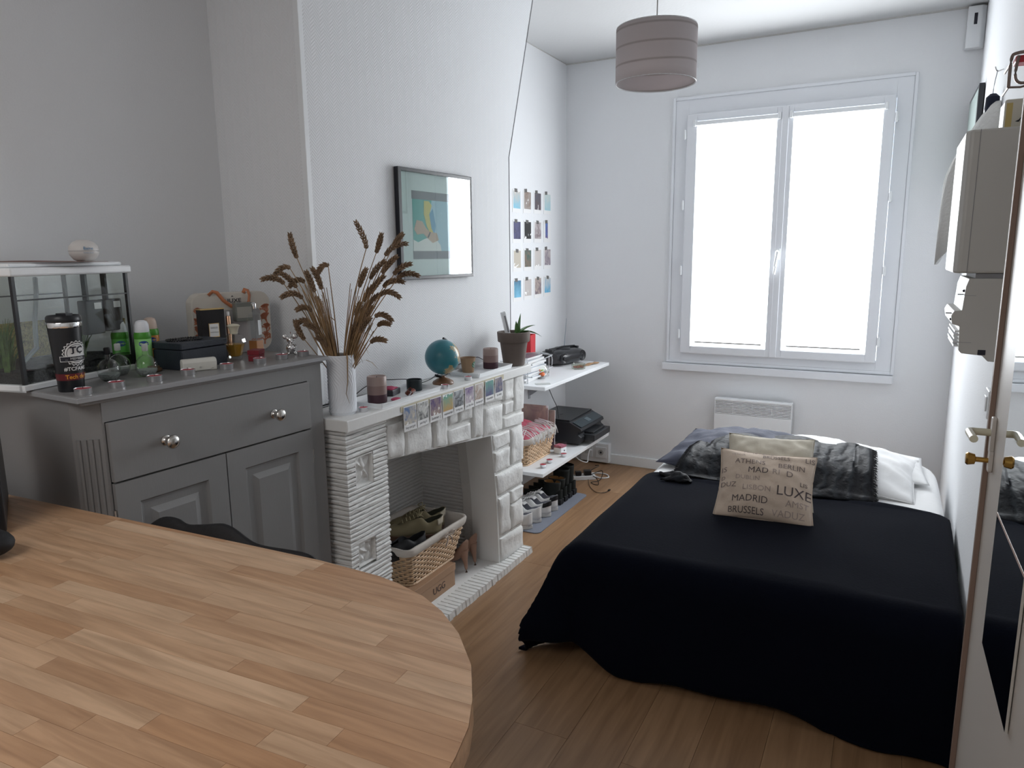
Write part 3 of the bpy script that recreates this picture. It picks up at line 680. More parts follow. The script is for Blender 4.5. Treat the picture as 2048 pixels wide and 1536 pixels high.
# local: from near-front corner; +y along the long side, -x to the back
MB().box((-.125, 0, 0), (0, .170, .060)).build('body', M_navy, BX, bevel=.003)
MB().box((-.127, -.002, .0615), (.002, .172, .082)).build('lid', M_navy, BX, bevel=.003)
mb = MB()
for cx_, cy_, r_, n_ in ((-.06, .085, .026, 26), (-.072, .045, .022, 22)):
    for k in range(n_):
        a = 2*PI*k/n_; mb.sphere((cx_+r_*math.cos(a)*1.2, cy_+r_*math.sin(a)*1.3, .0855), .0036, 8, 5)
o = mb.build('bracelet', mat('black_beads', (.02, .02, .022), .2), None, smooth=True); o.matrix_world = BX.matrix_basis.copy(); tag(o, 'coiled black bead bracelet lying on the navy box', 'bracelet')
t = thing('glasses_case', 'small white case with rounded flap in front of the navy box', 'case', (-1.818, 1.380, ZT), R(-22))
mb = MB(); pr = [(0, 0), (.030, 0), (.030, .026), (.026, .034), (.018, .037), (.006, .037), (.001, .030)]
mb.prism([(p[0], p[1]) for p in pr], 0, .098, Matrix(((1, 0, 0, -.03), (0, 0, 1, 0), (0, 1, 0, 0), (0, 0, 0, 1)))); mb.build('body', mat('cream_leather', (.66, .65, .60), .5), t, bevel=.003)
mb = MB(); mb.tube([(.0006, .012, .008), (.0006, .022, .003), (.0006, .076, .003), (.0006, .086, .008)], .0007, 4); mb.sphere((.0008, .049, .012), .0028, 8, 6); mb.build('stitching', mat('grey_stitch', (.4, .4, .38), .6), t)
# ---- gift case with ribbon handles and coral print
NX = thing('gift_case', 'rounded cream gift case with coral print, window and ribbon handle', 'case', (-2.075, 1.628, ZT), R(-15))
# local y along width .30, z up, x=0 front
def rrect(w, h, r, n=6):
    pts = []
    for cx_, cy_, a0 in ((w-r, r, -PI/2), (w-r, h-r, 0), (r, h-r, PI/2), (r, r, PI)):
        for i in range(n+1): a = a0+PI/2*i/n; pts.append((cx_+r*math.cos(a), cy_+r*math.sin(a)))
    return pts
TYZ = Matrix(((0, 0, 1, 0), (1, 0, 0, 0), (0, 1, 0, 0), (0, 0, 0, 1)))
MB().prism(rrect(.285, .212, .04), -.045, 0, TYZ).build('body', mat('cream_card', (.62, .58, .52), .5), NX, bevel=.002)
o = MB().prism(rrect(.205, .130, .012), 0, .0008, TYZ @ Matrix.Translation((.040, .022, 0))).build('window', mat('clear_blister', (.42, .42, .42), .12), NX)
M_coral = mat('coral_print', (.55, .20, .11), .6)
mb = MB()
def coral(mb, x, y, a, L, d):
    if d == 0: return
    x2, y2 = x+L*math.cos(a), y+L*math.sin(a)
    w = .0007+.0005*d; nx_, ny_ = -math.sin(a)*w, math.cos(a)*w
    mb.add([(.0012, x-nx_, y-ny_), (.0012, x+nx_, y+ny_), (.0012, x2+nx_*.7, y2+ny_*.7), (.0012, x2-nx_*.7, y2-ny_*.7)], [(0, 1, 2, 3)])
    for da in (-.55, .05, .6): coral(mb, x2, y2, a+da+random.uniform(-.35, .35), L*.80, d-1)
def inr(p): return .004 < p[1] < .281 and .004 < p[2] < .208
for (x, y, a) in [(.020, .03, 1.7), (.010, .06, 1.1), (.026, .09, 1.9), (.014, .12, 1.3), (.262, .05, 1.3), (.272, .09, 1.9), (.255, .02, 1.5), (.268, .12, 1.4), (.20, .012, 2.6), (.24, .012, 2.2), (.10, .010, .5)]:
    coral(mb, x, y, a, .014, 5)
keep = [(f, m) for f, m in zip(mb.f, mb.mi) if all(inr(mb.v[i]) and (mb.v[i][1] < .042 or mb.v[i][1] > .243 or mb.v[i][2] < .045) for i in f)]
mb.f = [f for f, m in keep]; mb.mi = [m for f, m in keep]
mb.build('coral_print', M_coral, NX)['kind'] = 'stuff'
text_on('lettering', 'NUXE', .019, M_ink, lambda x, y: (.0012, .145+x*1.25, .183+y), NX, bold=.0002)
mb = MB(); mb.lathe([(0, 0), (.004, 0), (.0, .004)], 6, T=Matrix.Translation((.001, .145, .197))); mb.build('crest', M_ink, NX)
mb = MB()
rib = [(.002, .060, .205), (.010, .072, .218), (.014, .085, .214), (.016, .105, .186), (.017, .130, .166), (.018, .160, .158), (.017, .185, .163), (.015, .198, .180), (.012, .203, .200), (.008, .200, .217), (.002, .192, .221), (.001, .186, .208)]
vs = []
for i, p in enumerate(rib):
    q = rib[min(i+1, len(rib)-1)]; r = rib[max(i-1, 0)]; dy, dz = q[1]-r[1], q[2]-r[2]; L = math.hypot(dy, dz) or 1
    vs += [(p[0]+.002, p[1]-dz/L*.006, p[2]+dy/L*.006), (p[0]-.001, p[1]+dz/L*.006, p[2]-dy/L*.006)]
mb.add(vs, [(2*i, 2*i+1, 2*i+3, 2*i+2) for i in range(len(rib)-1)]); mb.build('ribbon_handle', mat('copper_ribbon', (.50, .18, .08), .35, sheen=.3), NX, smooth=True, solid=.001)
# ---- perfumes
t = thing('perfume_box', 'black perfume box with gold edge and white label, upright behind the navy box', 'box', (-1.985, 1.590, ZT), R(-12))
MB().box((-.03, 0, 0), (0, .082, .163)).build('carton', mat('black_card', (.010, .008, .010), .35), t, bevel=.001)
mb = MB(); mb.box((-.0305, -.0005, .163), (.0005, .0825, .166)); mb.box((.0003, .024, .072), (.0008, .060, .118)); mb.build('gold_trim', mat('gold', (.75, .52, .22), .3, .9), t)
MB().box((.0006, .026, .074), (.0012, .058, .116)).build('label', M_paper, t)
text_on('lettering', 'COCO', .008, M_ink, lambda x, y: (.0016, .042+x, .103+y), t); text_on('lettering', 'MADEMOISELLE', .0042, M_ink, lambda x, y: (.0016, .042+x, .088+y), t)
M_amber = mat('amber_perfume', (.62, .36, .06), .08, trans=.35, ior=1.36)
t = thing('perfume_bottle', 'squat perfume bottle with flared cream cap and amber liquid', 'bottle', (-1.895, 1.640, ZT))
MB().lathe([(.018, 0), (.021, .004), (.030, .045), (.036, .058), (.034, .070), (.020, .084), (.012, .087)], 10, cap=False).build('body', M_bottle, t)
MB().lathe([(.015, .012), (.019, .014), (.0275, .045), (.031, .052), (0, .0525)], 8).build('liquid', M_amber, t)
MB().lathe([(.012, .086), (.012, .092), (.017, .107), (.021, .112), (.014, .117), (0, .119)], 20).build('cap', mat('cream_cap', (.62, .58, .46), .3), t, smooth=True)
t = thing('perfume_bottle', 'tall slim glass perfume bottle with silver neck and peach liquid', 'bottle', (-1.922, 1.755, ZT), .3)
MB().lathe([(.024, 0), (.026, .003), (.025, .12), (.020, .140), (.008, .148), (.007, .158)], 4, cap=False, T=Matrix.Rotation(.6, 4, 'Z')).build('body', M_bottle, t)
MB().lathe([(.021, .004), (.023, .005), (.023, .050), (0, .0505)], 4, T=Matrix.Rotation(.6, 4, 'Z')).build('liquid', mat('peach_perfume', (.66, .30, .12), .1, trans=.2), t)
MB().box((-.013, -.010, .07), (-.012, .010, .12), TR((.030, 0, 0))).build('label', mat('pale_label', (.5, .52, .54), .5), t)
MB().lathe([(.008, .158), (.0085, .160), (.0085, .176), (.005, .180), (0, .181)], 14).build('neck', M_silver, t, smooth=True)
t = thing('cream_jar', 'square smoky glass jar stacked above the squat perfume bottle, inside the gift case window', 'jar', (-2.02, 1.752, ZT+.112), R(-15))
MB().box((-.006, 0, 0), (.022, .062, .066)).build('glass', mat('smoky_glass', (.20, .21, .19), .1), t, bevel=.003)
MB().box((.0222, .004, .012), (.0228, .058, .050)).build('label', mat('taupe_label', (.36, .35, .31), .5), t)
MB().box((-.015, 0, -.112), (-.002, .062, 0)).build('stand', mat('card_stand', (.45, .42, .42), .5), t, bevel=.002)
t = thing('perfume_sampler', 'thin copper perfume atomiser beside the black perfume box', 'bottle', (-1.975, 1.690, ZT))
MB().lathe([(.007, 0), (.0075, .003), (.0075, .135), (.006, .138)], 16).build('tube', mat('copper_metal', (.66, .40, .26), .3, .8), t, smooth=True)
MB().lathe([(.0055, .138), (.0055, .150), (.004, .152), (0, .153)], 14).build('nozzle', M_wht, t, smooth=True)
t = thing('ring_box', 'small dark red box with ribbed lid on the cabinet', 'box', (-1.790, 1.640, ZT), R(25))
MB().box((-.035, 0, 0), (0, .050, .020)).build('base', mat('dark_red_leather', (.20, .012, .022), .4), t, bevel=.002)
mb = MB(); mb.box((-.036, -.001, .021), (.001, .051, .036)); [mb.box((.0005, .0, .023+i*.005), (.0016, .05, .0255+i*.005)) for i in range(3)]; mb.build('lid', MATS['dark_red_leather'], t, bevel=.0015)
# ---- silver mouse figurine
t = thing('figurine', 'small shiny silver big-eared figurine on the cabinet', 'figurine', (-1.812, 1.806, ZT), R(-30))
mb = MB(); mb.sphere((0, 0, .022), .017, 18, 12, sc=(.9, 1, 1.15)); mb.sphere((0, 0, .051), .0135, 18, 12); mb.sphere((.011, 0, .047), .006, 12, 8)
for s_ in (-1, 1):
    mb.sphere((.004, s_*.011, .005), .006, 12, 8, sc=(1.4, .9, .9)); mb.tube([(.006, s_*.014, .034), (.013, s_*.012, .026), (.015, s_*.006, .024)], [.004, .0035, .003], 8)
mb.build('body', M_silver, t, smooth=True, angle=180)
for s_ in (-1, 1): MB().sphere((-.002, s_*.017, .063), .0095, 14, 10, sc=(.35, 1, 1)).build('ear', M_silver, t, smooth=True, angle=180)
MB().tube([(0, 0, .062), (-.001, .001, .074), (.002, .0, .080)], [.002, .0016, .001], 6).build('tuft', M_silver, t, smooth=True)
# ------------------------------------------------------------------ mantel things
ZM = .998
VS = thing('vase', 'tall white cylindrical vase with fine ridged relief at the near end of the mantel', 'vase', (-1.700, 1.925, ZM))
def vfn(u, v):
    a = 2*PI*u; z = .004+.206*v; cx_, cz = math.sin(a*2)*3+math.sin(a)*2, v*9
    w = math.sin(34*math.hypot(a-3.6-.4*math.sin(v*4), v*3.2-1.2)+nz(a*2, v*6)*3)
    r = .0485+.0009*w*(1 if .02 < v < .98 else 0)+(0 if v > .02 else -.003)
    return (r*math.cos(a), r*math.sin(a), z)
mb = MB(); mb.grid(vfn, 150, 90, True); mb.build('body', mat('white_ceramic', (.80, .83, .88), .45), VS, smooth=True, angle=180)
mb = MB(); mb.lathe([(.045, .210), (.0445, .19), (.044, .02), (0, .015)], 32, cap=False); mb.lathe([(.0485, .210), (.047, .212), (.045, .210)], 32, cap=False); mb.build('inner_wall', MATS['white_ceramic'], VS, smooth=True)
MB().lathe([(0, 0), (.044, 0), (.0455, .004)], 32).build('foot', MATS['white_ceramic'], VS, smooth=True)
# dried wheat: each stalk a thing of its own, held by the vase
M_straw = mat('dry_straw', (.29, .185, .095), .7, var=.3, vscale=30); M_ear = mat('dry_wheat_ear', (.215, .140, .085), .8, var=.35, vscale=50)
def wheat(k, base, tip, bend, ear_len, droop, label):
    t = thing('wheat_stalk', label, 'dried wheat', (-1.700, 1.925, ZM), 0, 'dried wheat stalks in the white vase')
    b = Vector(base); e = Vector(tip); 
    pts = []
    for i in range(9):
        s_ = i/8; p = b.lerp(e, s_); out = Vector((e.x-b.x, e.y-b.y, 0))
        p = p+Vector((0, 0, 1))*(.06*bend*math.sin(PI*s_))-out*(.22*math.sin(PI*s_)*.6)
        pts.append(p)
    MB().tube(pts, [.0023]*5+[.0021, .0019, .0017, .0015], 5).build('stem', M_straw, t, smooth=True)
    d = (pts[-1]-pts[-2]).normalized(); p = pts[-1].copy(); spine = [p.copy()]
    n = 12
    side = Vector((d.x, d.y, 0)); side = side.normalized() if side.length > .05 else Vector((0, 1, 0))
    for i in range(n):
        d = (d+(side*.5-Vector((0, 0, 1)))*droop/n*1.6).normalized(); p = p+d*ear_len/n; spine.append(p.copy())
    mb = MB()
    for i, q in enumerate(spine[:-1]):
        dd = (spine[i+1]-q).normalized(); a = dd.cross(Vector((.3, .2, 1))); a = a.normalized() if a.length > .01 else Vector((1, 0, 0)); c_ = a.cross(dd)
        w = .0088*(.7+.5*math.sin(PI*(i+.6)/n))
        for j in range(4):
            an = j*PI/2+(i % 2)*PI/4; o_ = (a*math.cos(an)+c_*math.sin(an))
            mb.tube([q, q+o_*w*.62+dd*.004, q+o_*w*1.15+dd*.012], [.0016, .0036, .0005], 5)
    mb.build('ear', M_ear, t)
    if k % 3 == 0:
        q = pts[5]; s2 = Vector((random.uniform(-1, 1), random.uniform(-1, 1), .2)).normalized()
        mb = MB(); L = .07+random.random()*.06
        lp = [q+s2*L*u+Vector((0, 0, 1))*(.05*u-.12*u*u) for u in (0, .25, .5, .75, 1)]
        vs = []
        for i, w in enumerate((.002, .003, .0028, .002, .0003)):
            c2 = s2.cross(Vector((0, 0, 1))).normalized()*w; vs += [tuple(lp[i]+c2), tuple(lp[i]-c2)]
        mb.add(vs, [(2*i, 2*i+1, 2*i+3, 2*i+2) for i in range(4)]); mb.build('leaf', M_straw, t)
    return t
# tips in local coordinates across the view: s = sideways (towards far end is +y), h = height above the mantel
ax = Vector((.76, .65, 0))    # roughly across the line of sight
dp = Vector((-.65, .76, 0))
WH = [ # s, h, depth, bend, ear, droop, label
 (-.135, .555, 0, 0, .085, -.2, 'wheat stalk leaning furthest up to the left, ear pointing up'), (-.165, .520, .03, .3, .085, 2.6, 'wheat stalk on the left with its ear arched over'),
 (-.185, .470, -.03, 0, .080, .9, 'wheat stalk on the left with a straight low ear'), (-.145, .455, .02, 0, .075, .4, 'wheat stalk on the left with a short ear below the arched one'),
 (-.105, .470, .05, .2, .07, 1.8, 'wheat stalk at left centre bending outwards'), (-.070, .440, 0, 0, .075, .1, 'upright wheat stalk left of the tall hooked one'),
 (-.020, .525, 0, 0, .060, 3.6, 'wheat stalk in the middle with a tightly hooked ear'), (.110, .585, -.02, .2, .10, -3.4, 'wheat stalk whose long ear bows back over the middle'),
 (.145, .570, .03, 0, .07, -.1, 'wheat stalk pointing straight up on the right'), (.175, .560, 0, 0, .095, .7, 'wheat stalk with long dark ear curving right'),
 (.205, .590, .05, 0, .060, .2, 'wheat stalk reaching highest in front of the picture frame'), (.200, .495, -.02, 0, .075, .5, 'wheat stalk on the right, ear crossing the frame edge'),
 (.215, .480, .02, .2, .085, .9, 'wheat stalk furthest to the right'), (.165, .450, .03, .1, .085, .9, 'wheat stalk on the right with level ear'),
 (.150, .425, -.04, .1, .08, 1.4, 'wheat stalk drooping right below the frame'), (.120, .430, 0, 0, .08, .3, 'wheat stalk in the thick of the right bunch'),
 (.095, .400, .04, 0, .075, .3, 'wheat stalk leaning on the right bunch'), (.130, .350, -.03, 0, .07, 1.6, 'low wheat stalk bent right'), (.065, .350, .03, 0, .05, .1, 'short upright wheat stalk right of the middle'),
 (-.085, .375, -.02, 0, .055, 1.2, 'small ear low on the left bunch'), (-.095, .330, .03, 0, .055, 1.4, 'second small ear low on the left bunch'), (-.125, .275, 0, 0, .075, -.3, 'lowest wheat ear on the left'),
 (.140, .310, .05, 0, .05, .9, 'lowest wheat ear on the right'), (.080, .455, -.05, 0, .07, .2, 'wheat stalk at the back of the right bunch'), (.105, .375, .06, 0, .085, .5, 'dark wheat ear in the core of the bunch'), (.045, .270, 0, 0, .06, .1, 'short wheat ear just above the vase rim on the right'),
 (-.05, .36, .05, 0, .06, .1, 'thin wheat ear behind the left bunch'), (-.045, .45, -.04, 0, .08, .3, 'wheat ear standing just left of the middle, in front'), (-.065, .30, -.03, 0, .06, .6, 'wheat ear low on the left, in front'), (.12, .48, .0, 0, .085, .4, 'wheat ear high in the right bunch, behind'), (.16, .50, -.05, 0, .08, .3, 'wheat ear high in the right bunch, in front'), (.075, .30, -.05, 0, .07, .3, 'wheat ear low in front of the right bunch'), (-.11, .42, -.04, 0, .08, 1.2, 'wheat ear bending left in front of the chimney corner'), (.11, .26, -.03, 0, .06, .9, 'wheat ear just above the vase on the far side'), (-.04, .25, -.02, 0, .05, .5, 'small wheat ear just above the vase on the near side'), (.085, .33, .0, 0, .07, .3, 'wheat ear low in the right bunch')]
for k, (s_, h, dpt, bend, el, dr, lb) in enumerate(WH):
    up = h-.05
    if s_ < -.12: s_ = s_*.90
    tip = ax*(s_*1.0-.004)+dp*dpt; tip = Vector((tip.x, tip.y, up+.042)); bs = ax*(-s_*.10)+Vector((0, 0, .02))
    if dr < 0 and dr > -1: drr = dr
    else: drr = dr
    wheat(k, bs, tip, bend, el, drr, lb)
o = MB(); 
for k in range(90):
    s_ = random.uniform(-.085, .085); s_ = s_+(.035 if s_ > 0 else -.03); h = random.uniform(.28, .46); dd_ = random.uniform(-.04, .04)
    b_ = ax*(-s_*.12)+dp*random.uniform(-.02, .02)+Vector((0, 0, .03)); e_ = ax*s_+dp*dd_; e_ = Vector((e_.x, e_.y, h))
    o.tube([b_, b_.lerp(e_, .5)-Vector((e_.x, e_.y, 0))*.08, e_], [.0022, .0020, .0012], 5)
sx = o.build('loose_straw', M_straw, None); sx.location = (-1.700, 1.925, ZM); tag(sx, 'loose bundle of bare straw stems filling the white vase', 'dried straw', kind='stuff')
sx = MB(); sx.tube([(.042, -.014, .215), (.051, -.022, .20), (.049, -.024, .12), (.046, -.032, .08), (.050, -.022, .045)], [.003, .0025, .002, .0012, .0006], 5)
sx = sx.build('hanging_straw', M_straw, None, smooth=True); sx.location = (-1.700, 1.925, ZM); tag(sx, 'single bent straw hanging down over the front of the vase', 'dried straw')
# candles
M_c1 = mat('taupe_wax', (.34, .25, .225), .45); M_c2 = mat('plum_wax', (.055, .020, .030), .45)
def pillar_candle(x, y, r, h, label):
    t = thing('pillar_candle', label, 'candle', (x, y, ZM+.0045))
    MB().lathe([(r*.96, 0), (r, .003), (r, h*.32)], 32).build('dark_layer', M_c2, t, smooth=True)
    MB().lathe([(r, h*.32), (r, h*.66)], 32).build('middle_layer', mat('mauve_wax', (.245, .165, .150), .45), t, smooth=True)
    MB().lathe([(r, h*.66), (r, h-.004), (r*.92, h), (r*.7, h-.004), (0, h-.010)], 32).build('light_layer', M_c1, t, smooth=True)
    MB().tube([(0, 0, h-.010), (.001, 0, h)], .001, 5).build('wick', M_ink, t); return t
pillar_candle(-1.700, 2.120, .037, .100, 'two-tone plum pillar candle on the near mantel tray, beside the vase')
pillar_candle(-1.712, 3.020, .037, .098, 'two-tone plum pillar candle on the far mantel tray, near the plant pot')
def tray(loc, rz, L, Wd, label):
    t = thing('tray', label, 'tray', loc, rz); h = .020; k = .006
    mb = MB()
    mb.box((-Wd, 0, 0), (0, L, .004)); m_ = M_white
    for a, b, ox, oy in (((0, 0), (0, L), 1, 0), ((-Wd, 0), (-Wd, L), -1, 0), ((-Wd, 0), (0, 0), 0, -1), ((-Wd, L), (0, L), 0, 1)):
        x0, y0 = a; x1, y1 = b; e = .006
        mb.add([(x0, y0, 0), (x1, y1, 0), (x1+ox*e, y1+oy*e, h), (x0+ox*e, y0+oy*e, h), (x0-ox*.003, y0-oy*.003, 0), (x1-ox*.003, y1-oy*.003, 0), (x1+ox*(e-.003), y1+oy*(e-.003), h), (x0+ox*(e-.003), y0+oy*(e-.003), h)],
               [(0, 1, 2, 3), (7, 6, 5, 4), (3, 2, 6, 7), (0, 4, 5, 1), (0, 3, 7, 4), (1, 5, 6, 2)])
    mb.build('dish', M_white, t, bevel=.001); return t
tray((-1.612, 2.035, ZM), R(1.5), .400, .165, 'long white rectangular tray at the near end of the mantel')
tray((-1.630, 2.765, ZM), R(1.0), .330, .150, 'long white rectangular tray at the far end of the mantel')
t = thing('tin_candle', 'small black tin candle on the near mantel tray', 'candle', (-1.712, 2.378, ZM+.0045))
MB().lathe([(.031, 0), (.032, .003), (.032, .044), (.030, .046), (.029, .038), (0, .037)], 28).build('tin', mat('dark_teal_tin', (.012, .022, .026), .35), t, smooth=True)
t = thing('match_box', 'dark trinket box with a pink flower on top, on the near mantel tray', 'box', (-1.745, 2.255, ZM+.0045), .25)
MB().box((-.028, -.035, 0), (.028, .045, .024)).build('box', mat('dark_grey_box', (.05, .05, .06), .5), t, bevel=.003)
mb = MB(); mb.grid(lambda u, v: (-.024+.048*u, -.03+.06*v, .025+.009*math.sin(PI*u)*math.sin(PI*v)+.003*nz(u*5, v*5)), 8, 8); mb.build('flower', mat('pink_fabric', (.42, .05, .12), .7), t, smooth=True, solid=.003)
t = thing('hair_clip', 'reddish brown hair claw clip lying on the near mantel tray', 'hair clip', (-1.665, 2.285, ZM+.0045), .4)
mb = MB()
for s_ in (-1, 1):
    mb.grid(lambda u, v, s_=s_: (s_*(.004+.012*math.sin(PI*v*.9)), -.028+.056*u, .002+.020*v+.004*math.sin(PI*u)), 8, 5)
    for i in range(5): y_ = -.024+.012*i; mb.tube([(s_*.005, y_, .003), (s_*.010, y_, .010), (s_*.013, y_+.001, .016)], [.0012, .002, .0012], 5)
mb.tube([(-.01, .0, .021), (0, 0, .030), (.01, 0, .021)], .002, 6)
mb.build('claw', mat('tortoiseshell', (.16, .035, .02), .25), t, smooth=True)
t = tag(MB().sphere((-1.655, 2.175, ZM+.010), .012, 12, 8, sc=(1.4, 2.0, .45)).build('soap_petal', MATS['pink_fabric'], None, smooth=True), 'small pink petal lying beside the near pillar candle', 'ornament')
# globe
GL = thing('globe', 'small teal desk globe on a turned wooden base, centre of the mantel', 'globe', (-1.700, 2.575, ZM))
MB().lathe([(.045, 0), (.047, .005), (.044, .012), (.028, .022), (.014, .028), (.010, .036), (0, .038)], 32).build('base', mat('turned_wood', (.17, .085, .045), .35), GL, smooth=True)
M_sea = bpy.data.materials.new('globe_map'); M_sea.use_nodes = True; nt = M_sea.node_tree; b = nt.nodes['Principled BSDF']; b.inputs['Roughness'].default_value = .3
tc = nt.nodes.new('ShaderNodeTexCoord'); n = nt.nodes.new('ShaderNodeTexNoise'); n.inputs['Scale'].default_value = 14; n.inputs['Detail'].default_value = 6
mp = nt.nodes.new('ShaderNodeMapping'); mp.inputs['Location'].default_value = (.31, .06, .2); nt.links.new(tc.outputs['Object'], mp.inputs[0]); nt.links.new(mp.outputs[0], n.inputs['Vector'])
sp = nt.nodes.new('ShaderNodeSeparateXYZ'); nt.links.new(tc.outputs['Object'], sp.inputs[0])
ma = nt.nodes.new('ShaderNodeMath'); ma.operation = 'MULTIPLY_ADD'; ma.inputs[1].default_value = 4.2; dt = nt.nodes.new('ShaderNodeVectorMath'); dt.operation = 'DOT_PRODUCT'; dt.inputs[1].default_value = (.83, .557, 0); nt.links.new(tc.outputs['Object'], dt.inputs[0]); nt.links.new(dt.outputs['Value'], ma.inputs[0]); nt.links.new(n.outputs[0], ma.inputs[2])
r = nt.nodes.new('ShaderNodeValToRGB'); r.color_ramp.interpolation = 'LINEAR'; e = r.color_ramp.elements
e[0].position = .665; e[0].color = (.035, .21, .255, 1); e[1].position = .68; e[1].color = (.42, .36, .20, 1)
x_ = e.new(.78); x_.color = (.36, .22, .10, 1); x_ = e.new(.40); x_.color = (.03, .17, .22, 1)
nt.links.new(ma.outputs[0], r.inputs[0]); nt.links.new(r.outputs[0], b.inputs['Base Color'])
o = MB().sphere((0, 0, 0), .076, 40, 24).build('sphere', M_sea, GL, smooth=True, angle=180); o.location = (0, 0, .118)
mb = MB(); arc = []
ta = R(24)
for i in range(19):
    a = -PI/2-.1+(PI+.2)*i/18; rr = .084; y_, z_ = rr*math.cos(a), rr*math.sin(a); y2, z2 = y_*math.cos(ta)+z_*math.sin(ta), -y_*math.sin(ta)+z_*math.cos(ta); arc.append((-.01, y2, .116+z2))
mb.tube(arc, .0056, 6); mb.tube([arc[0], (0, 0, .030)], .005, 6); mb.tube([arc[0], (-.005, -.045, .040)], .004, 6); mb.build('meridian_arm', M_black, GL, smooth=True)
# paper cup
t = thing('paper_cup', 'brown paper coffee cup with green round logo on the far mantel tray', 'cup', (-1.748, 2.865, ZM+.0045))
mb = MB(); mb.lathe([(.026, 0), (.027, .002), (.0362, .068), (.0385, .070), (.0362, .071), (.034, .066), (.025, .006), (0, .005)], 30); mb.build('cup', mat('kraft_paper', (.30, .19, .11), .6), t, smooth=True)
f = lambda x, y: ((.0275+(y+.038)*.14)*math.cos(.05+x/.032), (.0275+(y+.038)*.14)*math.sin(.05+x/.032), .038+y)
mb = MB(); mb.add([f(0, 0)]+[f(.015*math.cos(a), .015*math.sin(a)) for a in [2*PI*i/24 for i in range(24)]], [(0, i+1, (i+1) % 24+1) for i in range(24)]); mb.build('round_logo', mat('logo_green', (.02, .13, .07), .5), t)
f3 = lambda x, y: tuple(c*1.02 if i < 2 else c for i, c in enumerate(f(x, y)))
mb = MB(); 
for yy, w in ((.008, .008), (.003, .005), (-.003, .010), (-.008, .007)): mb.add([f3(-w, yy-.0012), f3(w, yy-.0012), f3(w, yy+.0012), f3(-w, yy+.0012)], [(0, 1, 2, 3)])
mb.build('logo_lines', M_wht, t)
# flower pot
PT = thing('potted_plant', 'aloe in a taupe clay pot at the far end of the mantel', 'potted plant', (-1.668, 3.182, ZM))
M_pot = mat('taupe_clay', (.150, .120, .105), .75, bump=.3, bscale=80, bdist=.002)
MB().lathe([(.050, 0), (.054, .003), (.070, .118), (.079, .120), (.081, .124), (.084, .165), (.083, .170), (.075, .170), (.070, .150), (.0, .150)], 36).build('pot', M_pot, PT, smooth=True)
MB().lathe([(.072, .155), (.05, .158), (0, .160)], 20, cap=False).build('soil', mat('soil', (.04, .028, .02), .95, bump=1, bscale=80), PT)
M_aloe = mat('aloe_green', (.085, .19, .055), .4, var=.2, vscale=20)
for (dx, dy, up_, L, cu) in [(.01, .03, 1.6, .10, -.2), (.05, .06, .8, .13, .9), (-.012, .045, .9, .08, .2), (.06, .04, .45, .14, 1.6), (.03, .075, .5, .10, 1.4), (.0, -.02, 1.2, .07, 0)]:
    p0 = Vector((.012, .018, .155)); d = Vector((dx, dy, up_*.08)).normalized(); mb = MB(); vs = []
    for i in range(8):
        s_ = i/7; p = p0+d*L*s_+Vector((0, 0, -1))*cu*L*.35*s_*s_; w = .0150*(1-s_**1.6)+.0004; c2 = d.cross(Vector((0, 0, 1))).normalized()
        vs += [tuple(p+c2*w+Vector((0, 0, w*.5))), tuple(p-Vector((0, 0, w*.35))), tuple(p-c2*w+Vector((0, 0, w*.5)))]
    mb.add(vs, [(3*i+j, 3*i+j+1, 3*i+j+4, 3*i+j+3) for i in range(7) for j in range(2)]+[(3*i+2, 3*i, 3*i+3, 3*i+5) for i in range(7)]); mb.build('leaf', M_aloe, PT, smooth=True, angle=60)
t = thing('thermometer_stick', 'slim white plastic thermometer stuck in the plant pot', 'thermometer', (-1.684, 3.155, ZM+.150), R(-35))
MB().box((-.008, -.013, 0), (.008, .013, .125), Matrix.Rotation(R(14), 4, 'X')).build('case', M_white, t, bevel=.004)
MB().box((.0081, -.002, .02), (.009, .006, .105), Matrix.Rotation(R(14), 4, 'X')).build('scale', mat('grey_scale', (.25, .25, .27), .4), t)
# cable of fairy lights behind the things on the mantel
mb = MB(); pts = [(-1.80, 1.842, 1.03), (-1.82, 1.87, 1.003), (-1.82, 1.95, 1.002), (-1.83, 2.05, 1.003), (-1.838, 2.14, 1.008), (-1.835, 2.22, 1.035), (-1.83, 2.31, 1.045), (-1.825, 2.38, 1.038), (-1.80, 2.46, 1.028), (-1.77, 2.50, 1.01), (-1.80, 2.62, 1.002), (-1.79, 2.68, 1.02), (-1.80, 2.75, 1.002), (-1.835, 2.85, 1.03), (-1.83, 2.95, 1.042), (-1.82, 3.03, 1.05), (-1.80, 3.09, 1.03), (-1.81, 3.2, 1.002)]
def cr(pts, n=5):
    out = []; P = [Vector(p) for p in pts]; P = [P[0]]+P+[P[-1]]
    for i in range(1, len(P)-2):
        for k in range(n):
            t = k/n; a, b, c, d = P[i-1], P[i], P[i+1], P[i+2]
            out.append(.5*((2*b)+(-a+c)*t+(2*a-5*b+4*c-d)*t*t+(-a+3*b-3*c+d)*t*t*t))
    out.append(P[-2]); return out
pts = [(max(p_[0], breast_x(p_[1])+.007) if p_[1] > 1.99 else p_[0], p_[1], p_[2]) for p_ in pts]; mb.tube(cr(pts), .0017, 5); tag(mb.build('cable', M_blackm, None, smooth=True), 'thin black cable running along the wall on the mantel', 'cable')
